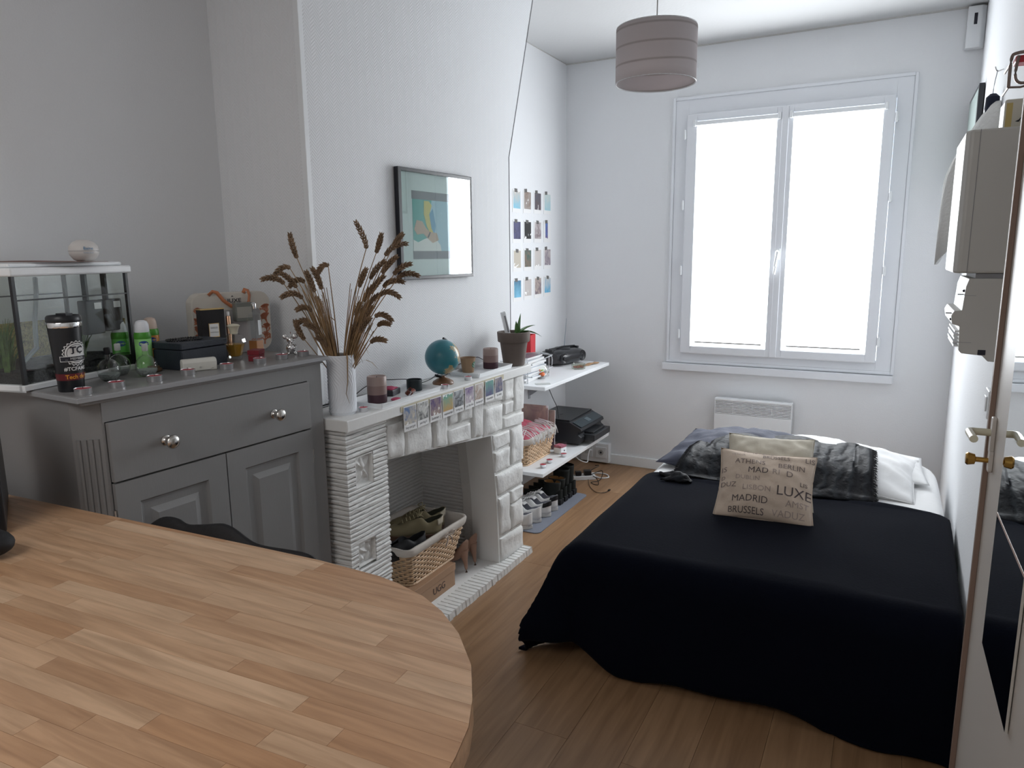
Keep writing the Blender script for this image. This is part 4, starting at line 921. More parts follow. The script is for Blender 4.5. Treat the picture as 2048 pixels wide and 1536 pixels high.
# ---- tape and hanging photos on the mantel front
tag(MB().grid(lambda u, v: (-1.5985, 2.128+.815*u, .968+.022*v+.002*math.sin(u*9)), 24, 1).build('masking_tape', mat('masking_tape', (.60, .55, .40), .6), None, solid=.0006), 'long strip of cream masking tape along the mantel front', 'tape')
PH = [(2.142, 'cream and blue print of two pale figures, leftmost under the tape', [(.12, .20, .40), (.62, .52, .40), (.55, .42, .30), (.66, .60, .48)], 'boy and girl', 26, .2),
      (2.229, 'black print with a white shape, second under the tape', [(.70, .70, .68), (.03, .035, .04), (.02, .02, .025), (.03, .03, .035)], 'just hug it', 24, .1),
      (2.318, 'orange and brown print, third under the tape', [(.10, .06, .20), (.55, .30, .12), (.60, .38, .18), (.45, .35, .30)], 'Summer :)', 26, .3),
      (2.408, 'print with green sky over orange ground, fourth under the tape', [(.62, .36, .12), (.42, .28, .15), (.35, .42, .26), (.14, .42, .34)], 'memories', 18, -.9),
      (2.496, 'near black print, fifth under the tape', [(.45, .48, .50), (.03, .03, .05), (.015, .016, .025), (.02, .02, .03)], 'loving you', 26, .1),
      (2.583, 'purple and pink print, sixth under the tape', [(.15, .08, .25), (.60, .42, .35), (.35, .25, .45), (.65, .60, .60)], 'just like that', 26, .3),
      (2.668, 'white print with a dark brown figure, seventh under the tape', [(.70, .68, .66), (.08, .05, .04), (.05, .03, .03), (.35, .22, .15)], 'the best girl', 22, .2),
      (2.760, 'green print with a golden curve, eighth under the tape', [(.10, .10, .22), (.45, .33, .15), (.18, .32, .26), (.14, .36, .30)], 'mountain', 20, -.7),
      (2.853, 'blue and orange print, rightmost under the tape', [(.03, .05, .16), (.55, .32, .10), (.10, .10, .22), (.35, .30, .30)], 'be mine', 28, -.3)]
for k, (y, l, cols, cap, sc_, gr) in enumerate(PH):
    t = thing('instant_photo', 'instant photo, '+l, 'photo', (-1.5972+.001*(k % 2), y+.001, .888), R(random.uniform(-2, 2)), 'instant photos hanging under the masking tape')
    o = MB().box((0, 0, 0), (.0006, .080, .098)).build('card', M_paper, t)
    m_ = photo_mat('print_mantel', cols, sc_*1.3, k+1, gr)
    o = MB().box((.0007, .004, .026), (.0011, .076, .094)).build('print', m_, t)
    text_on('handwriting', cap, .0135 if len(cap) > 9 else .016, M_ink, lambda x, y2: (.0013, .04+x*.95, .014+y2+x*.0), t)
# ------------------------------------------------------------------ framed picture with glass
PF = thing('framed_picture', 'black framed picture under glass with teal and white print', 'picture', (breast_x(2.453)+.003, 2.453, 1.449), R(-3.06))
# corners measured on the wall: y 2.475..3.075, z 1.44..1.935
FW, FH = .538, .460
mb = MB(); w = .020
for a, b in [((0, 0), (.022, w)), ((0, FW-.009), (.022, FW))]: mb.box((0, a[1], 0), (.022, b[1], FH))
mb.box((0, w, 0), (.022, FW-.009, .014)); mb.box((0, w, FH-.014), (.022, FW-.009, FH)); mb.build('frame', mat('black_frame', (.012, .013, .018), .3), PF, bevel=.0015)
MB().box((.001, .010, .008), (.004, FW-.006, FH-.008)).build('mat_board', mat('pale_mat_board', (.66, .74, .74), .7), PF)
PI_ = dict(y0=.108, y1=.43, z0=.120, z1=.338)
def art(nm, pts, m, x): 
    mb = MB(); mb.prism([(PI_['y0']+(PI_['y1']-PI_['y0'])*u, PI_['z0']+(PI_['z1']-PI_['z0'])*v) for u, v in pts], x, x+.0003, TYZ); return mb.build(nm, m, PF)
art('print', [(0, 0), (1, 0), (1, 1), (0, 1)], mat('print_teal', (.06, .36, .33), .6), .0042)
art('print_border', [(-.01, 1), (1.01, 1), (1.01, 1.16), (-.01, 1.16)], mat('print_grey', (.14, .15, .17), .6), .0042)
art('print_border', [(-.01, -.16), (1.01, -.16), (1.01, 0), (-.01, 0)], MATS['print_grey'], .0042)
art('white_shape', [(0, 0), (.62, 0), (.60, .12), (.45, .30), (.25, .24), (.10, .17), (0, .22)], mat('print_white', (.70, .72, .70), .6), .0046)
art('blue_shape', [(.55, 0), (.80, 0), (.84, .3), (.95, .6), (.95, 1), (.42, 1), (.36, .6), (.45, .35)], mat('print_pale_blue', (.32, .52, .62), .6), .0045)
art('yellow_arc', [(.25, .98), (.36, .98), (.42, .90), (.36, .72), (.40, .45), (.46, .33), (.40, .30), (.30, .48), (.24, .72)], mat('print_yellow', (.55, .48, .10), .6), .0049)
art('blue_shape', [(.36, .72), (.44, .84), (.50, .50), (.46, .33), (.40, .45)], mat('print_blue', (.08, .30, .48), .6), .0050)
art('tan_shape', [(.02, .42), (.08, .60), (.20, .58), (.28, .45), (.36, .38), (.52, .36), (.56, .22), (.42, .16), (.30, .26), (.22, .34), (.08, .32)], mat('print_tan', (.48, .34, .24), .6), .0052)
art('outline', [(.30, .27), (.36, .38), (.38, .37), (.33, .26)], mat('print_dark', (.05, .05, .06), .6), .0055)
MB().box((.0185, .018, .012), (.0200, FW-.008, FH-.012)).build('glass', glass_mat('picture_glass', (.95, .98, .97), 0, .26), PF)
# ------------------------------------------------------------------ photos on the alcove wall
cl = [ [(.25, .55, .70), (.20, .40, .55), (.30, .16, .14), (.60, .55, .50)], [(.25, .18, .14), (.05, .05, .07), (.08, .07, .10), (.40, .36, .34)], [(.10, .10, .13), (.18, .12, .14), (.42, .10, .14), (.12, .08, .08)], [(.35, .60, .68), (.40, .38, .36), (.28, .16, .16), (.60, .66, .64)],
       [(.10, .10, .22), (.55, .50, .50), (.14, .14, .30), (.06, .06, .12)], [(.02, .02, .02), (.03, .02, .02), (.40, .24, .16), (.02, .02, .02)], [(.60, .56, .56), (.28, .16, .18), (.50, .44, .46), (.14, .08, .10)], [(.06, .16, .45), (.05, .12, .40), (.20, .35, .60), (.12, .06, .20)],
       [(.55, .50, .42), (.38, .26, .20), (.12, .08, .18), (.55, .50, .42)], [(.04, .12, .10), (.10, .14, .28), (.50, .50, .50), (.25, .16, .12)], [(.60, .55, .52), (.35, .20, .16), (.20, .10, .14), (.58, .56, .54)], [(.50, .44, .44), (.28, .20, .26), (.40, .34, .34), (.20, .16, .22)],
       [(.20, .52, .72), (.26, .50, .64), (.28, .14, .12), (.05, .14, .24)], [(.55, .50, .48), (.30, .26, .24), (.46, .08, .10), (.55, .52, .50)], [(.55, .46, .40), (.36, .26, .22), (.50, .46, .44), (.14, .10, .14)], [(.10, .42, .66), (.14, .50, .72), (.10, .14, .18), (.60, .60, .60)]]
desc = ['a reddish figure before blue water', 'dark figures', 'a black and crimson scene', 'pale blue and brown', 'navy figures', 'a black print with a pale face', 'mauve figures', 'a narrow bright blue print',
        'a group on cream', 'blue figures with a white face', 'a brown figure on white', 'greyish figures', 'a figure under pale blue sky', 'a white and red scene', 'beige figures', 'blue sky over dark hills']
rown = ['top', 'second', 'third', 'bottom']; coln = ['leftmost', 'second from left', 'third from left', 'rightmost']
for i in range(16):
    r_, c_ = divmod(i, 4); y = [4.078, 4.230, 4.384, 4.538][c_]; z = [1.812, 1.622, 1.440, 1.250][r_]+.003*c_
    t = thing('wall_photo', 'taped photo of %s, %s, %s row' % (desc[i], coln[c_], rown[r_]), 'photo', (XA+.001, y, z), 0, 'photos taped in a grid on the wall')
    narrow = .045 if i == 7 else .0
    MB().box((0, 0, 0), (.0008, .112, .140)).build('card', M_paper, t)
    MB().box((.0009, .014+narrow*.3, .026), (.0014, .110-narrow, .134)).build('print', photo_mat('print_wall', cl[i], 20, i+11, -.8 if i in (0, 3, 12, 15) else .2), t)
    MB().box((.0015, .030, .126), (.0022, .066, .148), TR((0, 0, 0), rx=R(random.uniform(-6, 6)))).build('tape', mat('grey_tape', (.13, .125, .12), .6), t)

# ------------------------------------------------------------------ alcove shelves
S1Z, S2Z = .800, .295
MB().box((XA+.001, 3.64, S1Z-.022), (-1.710, 4.70, S1Z)).build('wall_shelf', M_white, None, bevel=.002)
tag(bpy.data.objects['wall_shelf'], 'upper white wall shelf carrying papers and a radio', 'shelf', 'white shelves in the alcove')
tag(MB().box((XA+.001, 3.60, S2Z-.022), (-1.705, 4.70, S2Z)).build('wall_shelf', M_white, None, bevel=.002), 'lower white wall shelf carrying a basket and the printer', 'shelf', 'white shelves in the alcove')
for y, z in ((4.30, S1Z-.022), (3.85, S1Z-.022), (3.80, S2Z-.022), (4.45, S2Z-.022)):
    t = bpy.data.objects['wall_shelf'] if z > .5 else bpy.data.objects['wall_shelf.001']
    mb = MB(); mb.box((XA+.001, y-.012, z-.20), (XA+.006, y+.012, z)); mb.prism([(0, 0), (.26, 0), (.02, -.17), (0, -.18)][::-1], -.004, .004, Matrix(((1, 0, 0, XA+.003), (0, 0, 1, y), (0, 1, 0, z), (0, 0, 0, 1)))); mb.build('bracket', mat('bracket_grey', (.45, .47, .50), .4), t)
# ---- upper shelf things
t = thing('letter_tray', 'clear acrylic letter tray holding the paper stack on the upper shelf', 'tray', (-1.83, 3.70, S1Z))
M_acr = mat('acrylic', (.75, .78, .8), .1, trans=.6)
mb = MB(); e = .0028
for zz_ in (.052, .125):
    mb.tube(cr([(-.27, 0, zz_), (-.01, 0, zz_-.012), (0, .02, zz_-.006), (0, .26, zz_+.006), (-.02, .30, zz_+.012), (-.27, .30, zz_+.012)], 3), e, 6)
for y in (.0, .30):
    for x in (-.26, -.02): mb.tube([(x, y, 0), (x, y, .13)], e, 6)
mb.tube(cr([(-.22, .18, .135), (-.10, .26, .150), (-.01, .30, .135), (.0, .30, .07)], 4), .003, 6)
mb.build('frame', M_acr, t, smooth=True)
cols = [(.80, .80, .80), (.62, .66, .74), (.72, .72, .76), (.35, .38, .46), (.78, .77, .74), (.50, .56, .66), (.74, .74, .74), (.25, .22, .24), (.66, .68, .72), (.40, .42, .48)]
z = S1Z+.0005
dsc = ['bottom of the shelf stack', 'pale blue, second from the bottom of the stack', 'third from the bottom of the stack', 'slate grey, low in the stack', 'cream, in the middle of the stack', 'grey blue, in the middle of the stack', 'white, above the middle of the stack', 'dark brown, fourth from the top', 'pale, third from the top of the stack', 'mid grey, second from the top', 'dark glossy, topmost of the stack']
for k, c in enumerate(cols+[(.12, .12, .14)]):
    h = random.choice([.009, .012, .015]); 
    a = random.uniform(-6, 6); t = thing('magazine', 'magazine or paper pad, %s' % dsc[k], 'magazine', (-1.975+random.uniform(-.012, .012), 3.845+random.uniform(-.015, .01), z), R(a), 'papers stacked on the upper shelf')
    sx_, sy_ = (.115, .135) if k < 9 else (.10, .10)
    MB().box((-sx_+.0005, -sy_+.0005, .0005), (sx_-.001, sy_-.0005, h-.0008)).build('pages', M_paper, t)
    m_ = mat('cover_%s' % 'abcdefghijk'[k], c, .35)
    mb = MB(); mb.box((-sx_, -sy_, h-.0008), (sx_, sy_, h)); mb.box((-sx_, -sy_, 0), (-sx_+.001, sy_, h)); mb.build('cover', m_, t); z += h+.0003
t = thing('paper_bag', 'bright red paper gift bag standing behind the paper stack', 'bag', (-2.035, 4.045, S1Z), R(8))
mb = MB(); mb.add([(-.05, -.045, 0), (.05, -.045, 0), (.05, .045, 0), (-.05, .045, 0), (-.052, -.05, .25), (.050, -.05, .25), (.050, .05, .25), (-.052, .05, .25), (.056, 0, .12)], [(3, 2, 1, 0), (0, 1, 5, 4), (1, 2, 8), (2, 6, 8), (6, 5, 8), (5, 1, 8), (2, 3, 7, 6), (3, 0, 4, 7)])
mb.build('body', mat('red_paper', (.50, .018, .028), .45), t); 
MB().box((-.045, -.03, .18), (-.02, .03, .28), TR((0.01, 0, 0), rx=.1)).build('tissue', mat('pink_tissue', (.60, .18, .22), .6), t)
# radio
RD = thing('radio', 'black portable CD radio on the upper white shelf', 'radio', (-1.99, 4.52, S1Z), R(-14))
mb = MB()
def rad(u, v):
    a = 2*PI*v; y = -.155+.31*u; ex = abs(2*u-1); s_ = 1-.22*ex**4
    x = .105*s_*math.copysign(abs(math.cos(a))**.7, math.cos(a)); z_ = .055+.052*s_*math.copysign(abs(math.sin(a))**.75, math.sin(a))
    return (x, y, z_)
mb.grid(rad, 24, 36); mb.add([rad(0, i/36) for i in range(36)], [tuple(range(36))]); mb.add([rad(1, i/36) for i in range(36)], [tuple(range(36))[::-1]])
mb.build('body', mat('radio_black', (.022, .023, .026), .22), RD, smooth=True)
for s_ in (-1, 1):
    MB().lathe([(.036, 0), (.038, .004), (.034, .010), (.030, .006), (.012, .004), (.010, .012), (0, .013)], 28, T=TR((.092, s_*.105, .055), ry=PI/2)).build('speaker', M_black, RD, smooth=True)
MB().lathe([(.058, 0), (.058, .004), (.05, .009), (0, .010)], 32, c=(.0, 0, .104)).build('disc_lid', M_black, RD, smooth=True)
mb = MB(); mb.box((-.03, -.15, .098), (.03, -.13, .112)); mb.box((-.03, .13, .098), (.03, .15, .112)); mb.tube([(-.0, -.14, .112), (-.0, 0, .118), (0, .14, .112)], .006, 8); mb.build('handle', M_black, RD, smooth=True)
MB().tube([(-.09, .14, .09), (-.085, .142, .17), (-.075, .146, .30)], [.003, .0022, .0012], 6).build('antenna', mat('steel_blue', (.30, .36, .42), .3, .8), RD)
# snow globe with orange figure
t = thing('snow_globe', 'glass ball with orange and green figure inside on the upper shelf', 'ornament', (-1.860, 3.905, S1Z))
MB().sphere((0, 0, .048), .043, 28, 18).build('ball', M_bottle, t, smooth=True)
MB().lathe([(.024, 0), (.026, .006), (.022, .014)], 24).build('foot', mat('clear_foot', (.6, .6, .6), .1, trans=.5), t, smooth=True)
mb = MB(); mb.sphere((.004, .004, .026), .018, 14, 10, sc=(1, 1.2, .8)); mb.build('figure', mat('orange_figure', (.80, .16, .03), .5), t, smooth=True)
mb = MB(); mb.sphere((.004, .008, .046), .014, 12, 8, sc=(.9, 1.2, .5)); mb.build('figure_top', mat('lime_figure', (.36, .62, .08), .5), t, smooth=True)
MB().sphere((-.006, -.016, .050), .012, 12, 8).build('figure_side', mat('pink_figure', (.70, .30, .22), .5), t, smooth=True)
t = thing('napkin_ring', 'twisted brown ring ornament at the near end of the upper shelf', 'ornament', (-1.925, 3.775, S1Z))
MB().tube([(.0, .020*math.cos(a), .022+.020*math.sin(a)) for a in [2*PI*i/20 for i in range(20)]], .006, 8, closed=True).build('ring', mat('brown_ceramic', (.22, .16, .10), .4), t, smooth=True)
t = thing('jar_lid', 'chrome screw lid lying beside the snow globe', 'lid', (-1.860, 3.985, S1Z))
MB().lathe([(.018, 0), (.019, .002), (.019, .018), (.016, .020), (0, .0195)], 24, T=TR((0, 0, .018), rx=R(70))).build('lid', M_silver, t, smooth=True)
t = thing('card', 'small pale card lying flat at the shelf front edge', 'card', (-1.768, 3.735, S1Z), R(35))
MB().prism(rrect(.09, .045, .01), 0, .0025, Matrix.Translation((-.045, -.02, 0))).build('card', mat('pale_card', (.52, .54, .52), .5), t)
t = thing('glass_ashtray', 'round clear glass dish with red beads on the upper shelf', 'dish', (-1.795, 4.345, S1Z))
MB().lathe([(.040, 0), (.045, .004), (.047, .034), (.044, .036), (.041, .030), (.038, .010), (0, .009)], 32).build('dish', glass_mat('dish_glass', (.82, .84, .80)), t, smooth=True)
mb = MB()
for k in range(34): a = random.random()*6.28; r_ = .034*random.random()**.5; mb.sphere((r_*math.cos(a), r_*math.sin(a), .0125), .0042, 6, 4)
mb.build('beads', mat('red_beads', (.35, .07, .04), .4), t)['kind'] = 'stuff'
t = thing('leather_tag', 'tan flat leather strap on the far end of the upper shelf', 'strap', (-1.800, 4.500, S1Z), R(-12))
mb = MB(); mb.grid(lambda u, v: (-.02+.04*v-.03*(u-.5)**2, -.12+.26*u, .003+.006*math.sin(u*7)**2), 16, 3); mb.build('strap', mat('tan_leather', (.42, .25, .13), .6), t, smooth=True, solid=.003)
# ---- wicker baskets
def rrp(t, hw, hl, r):
    """point on a rounded rectangle outline, t in 0..1"""
    segs = [2*(hl-r), PI/2*r, 2*(hw-r), PI/2*r]*2; tot = sum(segs); d = t*tot; i = 0
    while d > segs[i] and i < 7: d -= segs[i]; i += 1
    cs = [(hw, -hl+r), None, (hw-r, hl), None, (-hw, hl-r), None, (-hw+r, -hl), None]
    if i == 0: return (hw, -hl+r+d)
    if i == 1: a = d/r; return (hw-r+r*math.cos(a), hl-r+r*math.sin(a))
    if i == 2: return (hw-r-d, hl)
    if i == 3: a = PI/2+d/r; return (-hw+r+r*math.cos(a), hl-r+r*math.sin(a))
    if i == 4: return (-hw, hl-r-d)
    if i == 5: a = PI+d/r; return (-hw+r+r*math.cos(a), -hl+r+r*math.sin(a))
    if i == 6: return (-hw+r+d, -hl)
    a = 1.5*PI+d/r; return (hw-r+r*math.cos(a), -hl+r+r*math.sin(a))
def basket(loc, rz, hw, hl, H, taper, label):
    t = thing('wicker_basket', label, 'basket', loc, rz, 'lined wicker baskets')
    NS = 54; mb = MB(); rows = int(H/.0118)
    def P(tt, z, off=0):
        k = taper+(1-taper)*z/H; x, y = rrp(tt % 1, hw*k, hl*k, .035); L = math.hypot(x, y); 
        x2, y2 = rrp((tt+.002) % 1, hw*k, hl*k, .035); dx, dy = x2-x, y2-y; l = math.hypot(dx, dy) or 1
        return (x+dy/l*off, y-dx/l*off, z)
    for r in range(rows):
        z = .006+r*.0118
        mb.tube([P(i/(2*NS), z+.0012*nz(i*.3, r), .0042*math.cos(PI*i/2*1.0+PI*r) if True else 0) for i in range(0, 4*NS//2)], .0046, 4, closed=True)
    o = mb.build('weave', M_wicker, t); o['kind'] = 'stuff'
    mb = MB()
    for i in range(NS): mb.tube([P((i+.5)/NS, .0, 0), P((i+.5)/NS, H*.5, 0), P((i+.5)/NS, H, 0)], .0032, 4)
    mb.tube([P(i/80, .003, .003) for i in range(80)], .006, 5, closed=True)
    o = mb.build('stakes', M_wicker, t); o['kind'] = 'stuff'
    mb = MB(); z0 = H-.028
    pf = [(z0, .0085), (z0+.008, .0115), (H+.002, .010), (H+.010, .003), (H+.004, -.010), (H-.03, -.013), (H*.5, -.014), (.02, -.015)]
    vs = []; n = 120
    for z, o_ in pf:
        for i in range(n):
            w = nz(i*.35, z*30, 4)*.0022; vs.append(P(i/n, z+nz(i*.2, 3)*.002, o_+w))
    mb.add(vs, [(r*n+i, r*n+(i+1) % n, (r+1)*n+(i+1) % n, (r+1)*n+i) for r in range(len(pf)-1) for i in range(n)]+[tuple((len(pf)-1)*n+i for i in range(n))])
    mb.build('liner', M_liner, t, smooth=True, angle=180)
    mb = MB(); c = Vector(P(.5*(2*(hl-.035)-.0)/(4*(hl-.035)+4*(hw-.035)+2*PI*.035)*1.25, H-.018, .014))
    for s_ in (-1, 1):
        mb.tube(cr([c, c+Vector((.012, s_*.022, .014)), c+Vector((.010, s_*.042, .004)), c+Vector((.008, s_*.024, -.006)), c], 4), .0035, 5)
        mb.tube(cr([c, c+Vector((.010, s_*.015, -.018)), c+Vector((.006, s_*.028, -.050))], 4), [.0035]*8+[.003], 5)
    mb.build('bow', mat('taupe_ribbon', (.45, .38, .33), .7), t, smooth=True)
    return t
t = thing('shoe_box', 'plain brown cardboard shoe box on the hearth under the wicker basket', 'box', (-1.705, 2.300, .030), R(0))
MB().box((-.285, 0, 0), (0, .338, .095)).build('box', mat('brown_card', (.40, .245, .15), .6, bump=.05, bscale=60), t, bevel=.002)
MB().box((-.288, -.003, .075), (.003, .341, .110)).build('lid', MATS['brown_card'], t, bevel=.002)
text_on('lettering', 'UGG', .046, M_ink, lambda x, y: (.0012, .205+x*1.0, .040+y), t, bold=-.0002)
basket((-1.862, 2.520, .1405), 0, .158, .236, .185, .76, 'wicker basket full of shoes on the shoe box inside the fireplace')
basket((-1.985, 3.870, S2Z+.001), 0, .150, .212, .165, .84, 'wicker basket with a pink fringed cloth on the lower white shelf')
# ---- shoes
def planform(s, W):
    a = max(0, 1-(1-min(s, .2)/.2)**2)**.5; b = max(0, 1-((max(s, .72)-.72)/.28)**2)**.5 if s > .72 else 1
    return W/2*(.80+.20*math.sin(PI*min(1, max(0, (s-.1)/1.15))))*a*b
def shoe(name, label, cat, loc, rz, L, W, rim, m_up, m_sole, m_in, m_lace=None, m_tab=None, group=None, sole_h=.022, shaft=None, tilt=None, sole_in=1.05):
    """heel at local origin, toe towards local +x"""
    t = thing(name, label, cat, loc, rz, group)
    if tilt: t.rotation_euler = (tilt[0], tilt[1], rz)
    NS, NQ = 26, 8
    def gap(s):
        w = planform(s, W)
        if s < .38: return w*.62
        if s < .55: return w*.62+(.013-w*.62)*((s-.38)/.17)
        if s < .72: return .013*(1-(s-.55)/.17*.5)
        return .0065*max(0, 1-(s-.72)/.08)
    def pt(s, q, side):
        w = planform(s, W); g = min(gap(s), w); h = rim(s)
        return (s*L, side*(g+(w-g)*math.sin(q*PI/2)**.85), sole_h*.8+(h-sole_h*.8)*max(0, math.cos(q*PI/2))**.8)
    mb = MB()
    for side in (-1, 1): mb.grid(lambda u, v, side=side: pt(u, v, side), NS, NQ)
    mb.build('upper', m_up, t, smooth=True, angle=180, solid=.0018)
    mb = MB(); vs = []; n = 40
    out = [(s*L*1.0, planform(s, W)) for s in [i/(n/2) for i in range(n//2+1)]]
    poly = [(x+(.004 if x > L/2 else -.003 if x < .01 else 0), -w*sole_in) for x, w in out]+[(x+(.004 if x > L/2 else 0), w*sole_in) for x, w in out[::-1][1:-1]]
    mb.prism(poly, 0, sole_h); mb.build('sole', m_sole, t, bevel=.003, smooth=True, angle=50)
    mb = MB()
    for side in (-1, 1): mb.grid(lambda u, v, side=side: (u*.5*L+.003, side*min(gap(u*.5), planform(u*.5, W))*.93, sole_h+.004+(rim(u*.5)-.004-sole_h)*v), 12, 4)
    mb.grid(lambda u, v: (u*.9*L+.003, (v*2-1)*planform(u*.9, W)*.9, sole_h+.003), 12, 2)
    mb.build('lining', m_in, t, smooth=True, angle=180)
    if m_lace:
        mb = MB(); mb.grid(lambda u, v: ((.36+.38*u)*L, (v*2-1)*(.021-.010*u), rim(.36+.38*u)+.012*(1-u)-.003), 8, 4); mb.build('tongue', m_up, t, smooth=True, solid=.003)
        mb = MB()
        for k in range(5):
            s1 = .44+k*.062; z = rim(s1)+.0055+.004*(1-k/5); g = .019-.001*k
            mb.tube([(s1*L, -g-.004, z-.006), (s1*L+.006, 0, z+.002), ((s1+.03)*L, g+.004, z-.006)], .0022, 5)
        s1 = .43; z = rim(s1)+.013
        for q in (-1, 1): mb.tube(cr([(s1*L, 0, z), (s1*L-.008, q*.020, z+.014), (s1*L+.008, q*.034, z), (s1*L+.006, q*.016, z-.002), (s1*L, 0, z)], 4), .002, 5)
        mb.build('laces', m_lace, t, smooth=True)
    if m_tab:
        mb = MB()
        for side in (-1, 1): mb.grid(lambda u, v, side=side: (lambda p: (p[0]-.0022*(1-u), p[1]*1.10+side*.0012, p[2]+.001))(pt(u*.13, v*.62, side)), 6, 5)
        mb.build('heel_tab', m_tab, t, smooth=True, angle=180, solid=.001)
    if shaft:
        H, m2 = shaft
        def sh(u, v):
            a = 2*PI*u; k = .92+.16*v; return (.155*L*2.0*.5+.035+(.045*k)*math.cos(a)*1.15-.006, .034*k*math.sin(a), .05+(H-.05)*v+.006*nz(u*5, v*4, loc[1]*9))
        mb = MB(); mb.grid(sh, 24, 10, True); mb.build('shaft', m_up, t, smooth=True, angle=180, solid=.003)
        mb = MB(); mb.grid(lambda u, v: (lambda p: (p[0]*.96+.003, p[1]*.94, p[2]-.002))(sh(u, .55+.45*v)), 24, 4, True); mb.build('collar_lining', m2, t, smooth=True)
    return t
def rim_low(s): 
    pts = [(0, .082), (.12, .070), (.28, .058), (.42, .080), (.6, .070), (.78, .052), (.92, .044), (1, .030)]
    for (a, x), (b, y) in zip(pts, pts[1:]):
        if s <= b: k = (s-a)/(b-a); k = k*k*(3-2*k); return (x+(y-x)*k)*1.18
    return .03
M_wleather = mat('white_leather', (.72, .72, .72), .45); M_grin = mat('grey_lining', (.32, .33, .38), .9); M_rubber = mat('offwhite_rubber', (.68, .67, .65), .6); M_lace = mat('white_lace', (.80, .80, .80), .8)
tag(MB().prism([(x-2.045, y+3.425) for x, y in rrect(.395, .745, .035)], 0, .006).build('shoe_mat', mat('grey_felt', (.20, .215, .26), .95, bump=.4, bscale=300, bdist=.002), None, bevel=.001), 'grey rounded mat on the floor under the shelves, shoes standing on it', 'mat')
MX = .0065
g = 'white trainers on the grey mat'
shoe('trainer', 'plain white trainer nearest the fireplace pier', 'shoe', (-1.715, 3.478, MX), PI+.05, .285, .10, rim_low, M_wleather, M_rubber, M_grin, M_lace, None, g)
shoe('trainer', 'plain white trainer, second from the fireplace pier', 'shoe', (-1.712, 3.590, MX), PI-.03, .285, .10, rim_low, M_wleather, M_rubber, M_grin, M_lace, None, g)
shoe('trainer', 'white trainer with black heel tab, third from the fireplace pier', 'shoe', (-1.700, 3.700, MX), PI-.02, .285, .10, rim_low, M_wleather, M_rubber, M_grin, M_lace, M_blackm, g)
shoe('trainer', 'white trainer with black heel tab, next to the dark boots', 'shoe', (-1.706, 3.812, MX), PI, .285, .10, rim_low, M_wleather, M_rubber, M_grin, M_lace, M_blackm, g)
M_suede = mat('black_suede', (.012, .015, .014), .85); M_tan = mat('tan_lining', (.30, .15, .05), .8)
def rim_boot(s): return max(rim_low(s), .06)
g = 'dark ankle boots on the grey mat'
for k, (y, Hs, mi, l) in enumerate([(3.922, .140, M_tan, 'dark ankle boot with tan lining, right beside the white trainers'), (3.992, .145, M_tan, 'dark ankle boot with tan lining, second from the trainers'),
                                   (4.062, .185, M_blackm, 'taller black boot, second from the far end of the mat'), (4.134, .195, M_blackm, 'tallest black boot at the far end of the mat')]):
    b_ = shoe('ankle_boot', l, 'boot', (-1.722, y, MX), PI, .27, .068, lambda s: rim_boot(s)*.9+.01, M_suede, M_blackm, M_blackm, None, None, g, .020, (Hs, mi))
    MB().box((-.0, -.026, .0), (.06, .026, .035)).build('heel', M_blackm, b_, bevel=.004)
M_khaki = mat('khaki_suede', (.20, .165, .095), .85); M_khin = mat('dark_khaki_lining', (.05, .05, .035), .9); M_klace = mat('khaki_lace', (.38, .33, .20), .8)
shoe('lace_up_shoe', 'khaki suede lace-up shoe on top in the fireplace basket', 'shoe', (-1.745, 2.590, .288), PI+.95, .27, .095, rim_low, M_khaki, mat('brown_rubber', (.10, .05, .03), .7), M_khin, M_klace, mat('cream_tab', (.50, .45, .36), .8), 'khaki shoes in the fireplace basket', tilt=(0, -.12))
shoe('lace_up_shoe', 'khaki suede lace-up shoe behind the other in the fireplace basket', 'shoe', (-1.795, 2.690, .282), PI+.95, .27, .095, rim_low, M_khaki, MATS['brown_rubber'], M_khin, M_klace, MATS['cream_tab'], 'khaki shoes in the fireplace basket', tilt=(0, -.10))
shoe('loafer', 'black suede shoe lying in the near corner of the fireplace basket', 'shoe', (-1.735, 2.455, .285), PI+1.15, .245, .085, lambda s: rim_low(s)*.75, M_blackm, M_blackm, M_blackm, None, None, None, tilt=(0, .04))
# stilettos
M_nude = mat('nude_suede', (.36, .215, .155), .6)
for k, (y, l) in enumerate([(2.775, 'nude high-heeled pump beside the shoe box, nearer one'), (2.865, 'nude high-heeled pump against the firebox side, farther one')]):
    t = thing('high_heel', l, 'shoe', (-1.722-.004*k, y, .030), PI-.15, 'pair of nude pumps in the fireplace')
    L = .225
    def solez(s): return .105*(1-min(1, s/.66))**1.0*(1-.25*math.sin(PI*min(1, s/.66)))+.003
    def pw(s): return (.032+.012*math.sin(PI*min(1, max(0, s-.25)/.75)))*max(0, 1-(1-min(s, .12)/.12)**2)**.5*max(0, 1-((max(s, .7)-.7)/.3)**2)**.5
    def rh(s): return .062-.036*min(1, s/.45)+(.006 if s > .5 else 0)
    mb = MB()
    def up(u, v):
        th = 2*v-1; w = pw(u); return (u*L, w*math.sin(th*PI/2), solez(u)+rh(u)*abs(th)**2.0*(1 if u < .95 else .6))
    mb.grid(up, 26, 14)
    mb.grid(lambda u, v: ((.72+.28*u)*L, (2*v-1)*pw(.72+.28*u), solez(.72+.28*u)+rh(.72+.28*u)*(1 if u < .8 else .7)+.010*math.cos((v-.5)*PI)*(1-u)), 8, 8)
    mb.build('upper', M_nude, t, smooth=True, angle=180, solid=.0016)
    mb = MB(); mb.tube([(.022, 0, .112), (.018, 0, .09), (.010, 0, .05), (.006, 0, .02), (.005, 0, .0)], [.026, .020, .011, .0075, .0065], 10); mb.build('heel', M_nude, t, smooth=True)
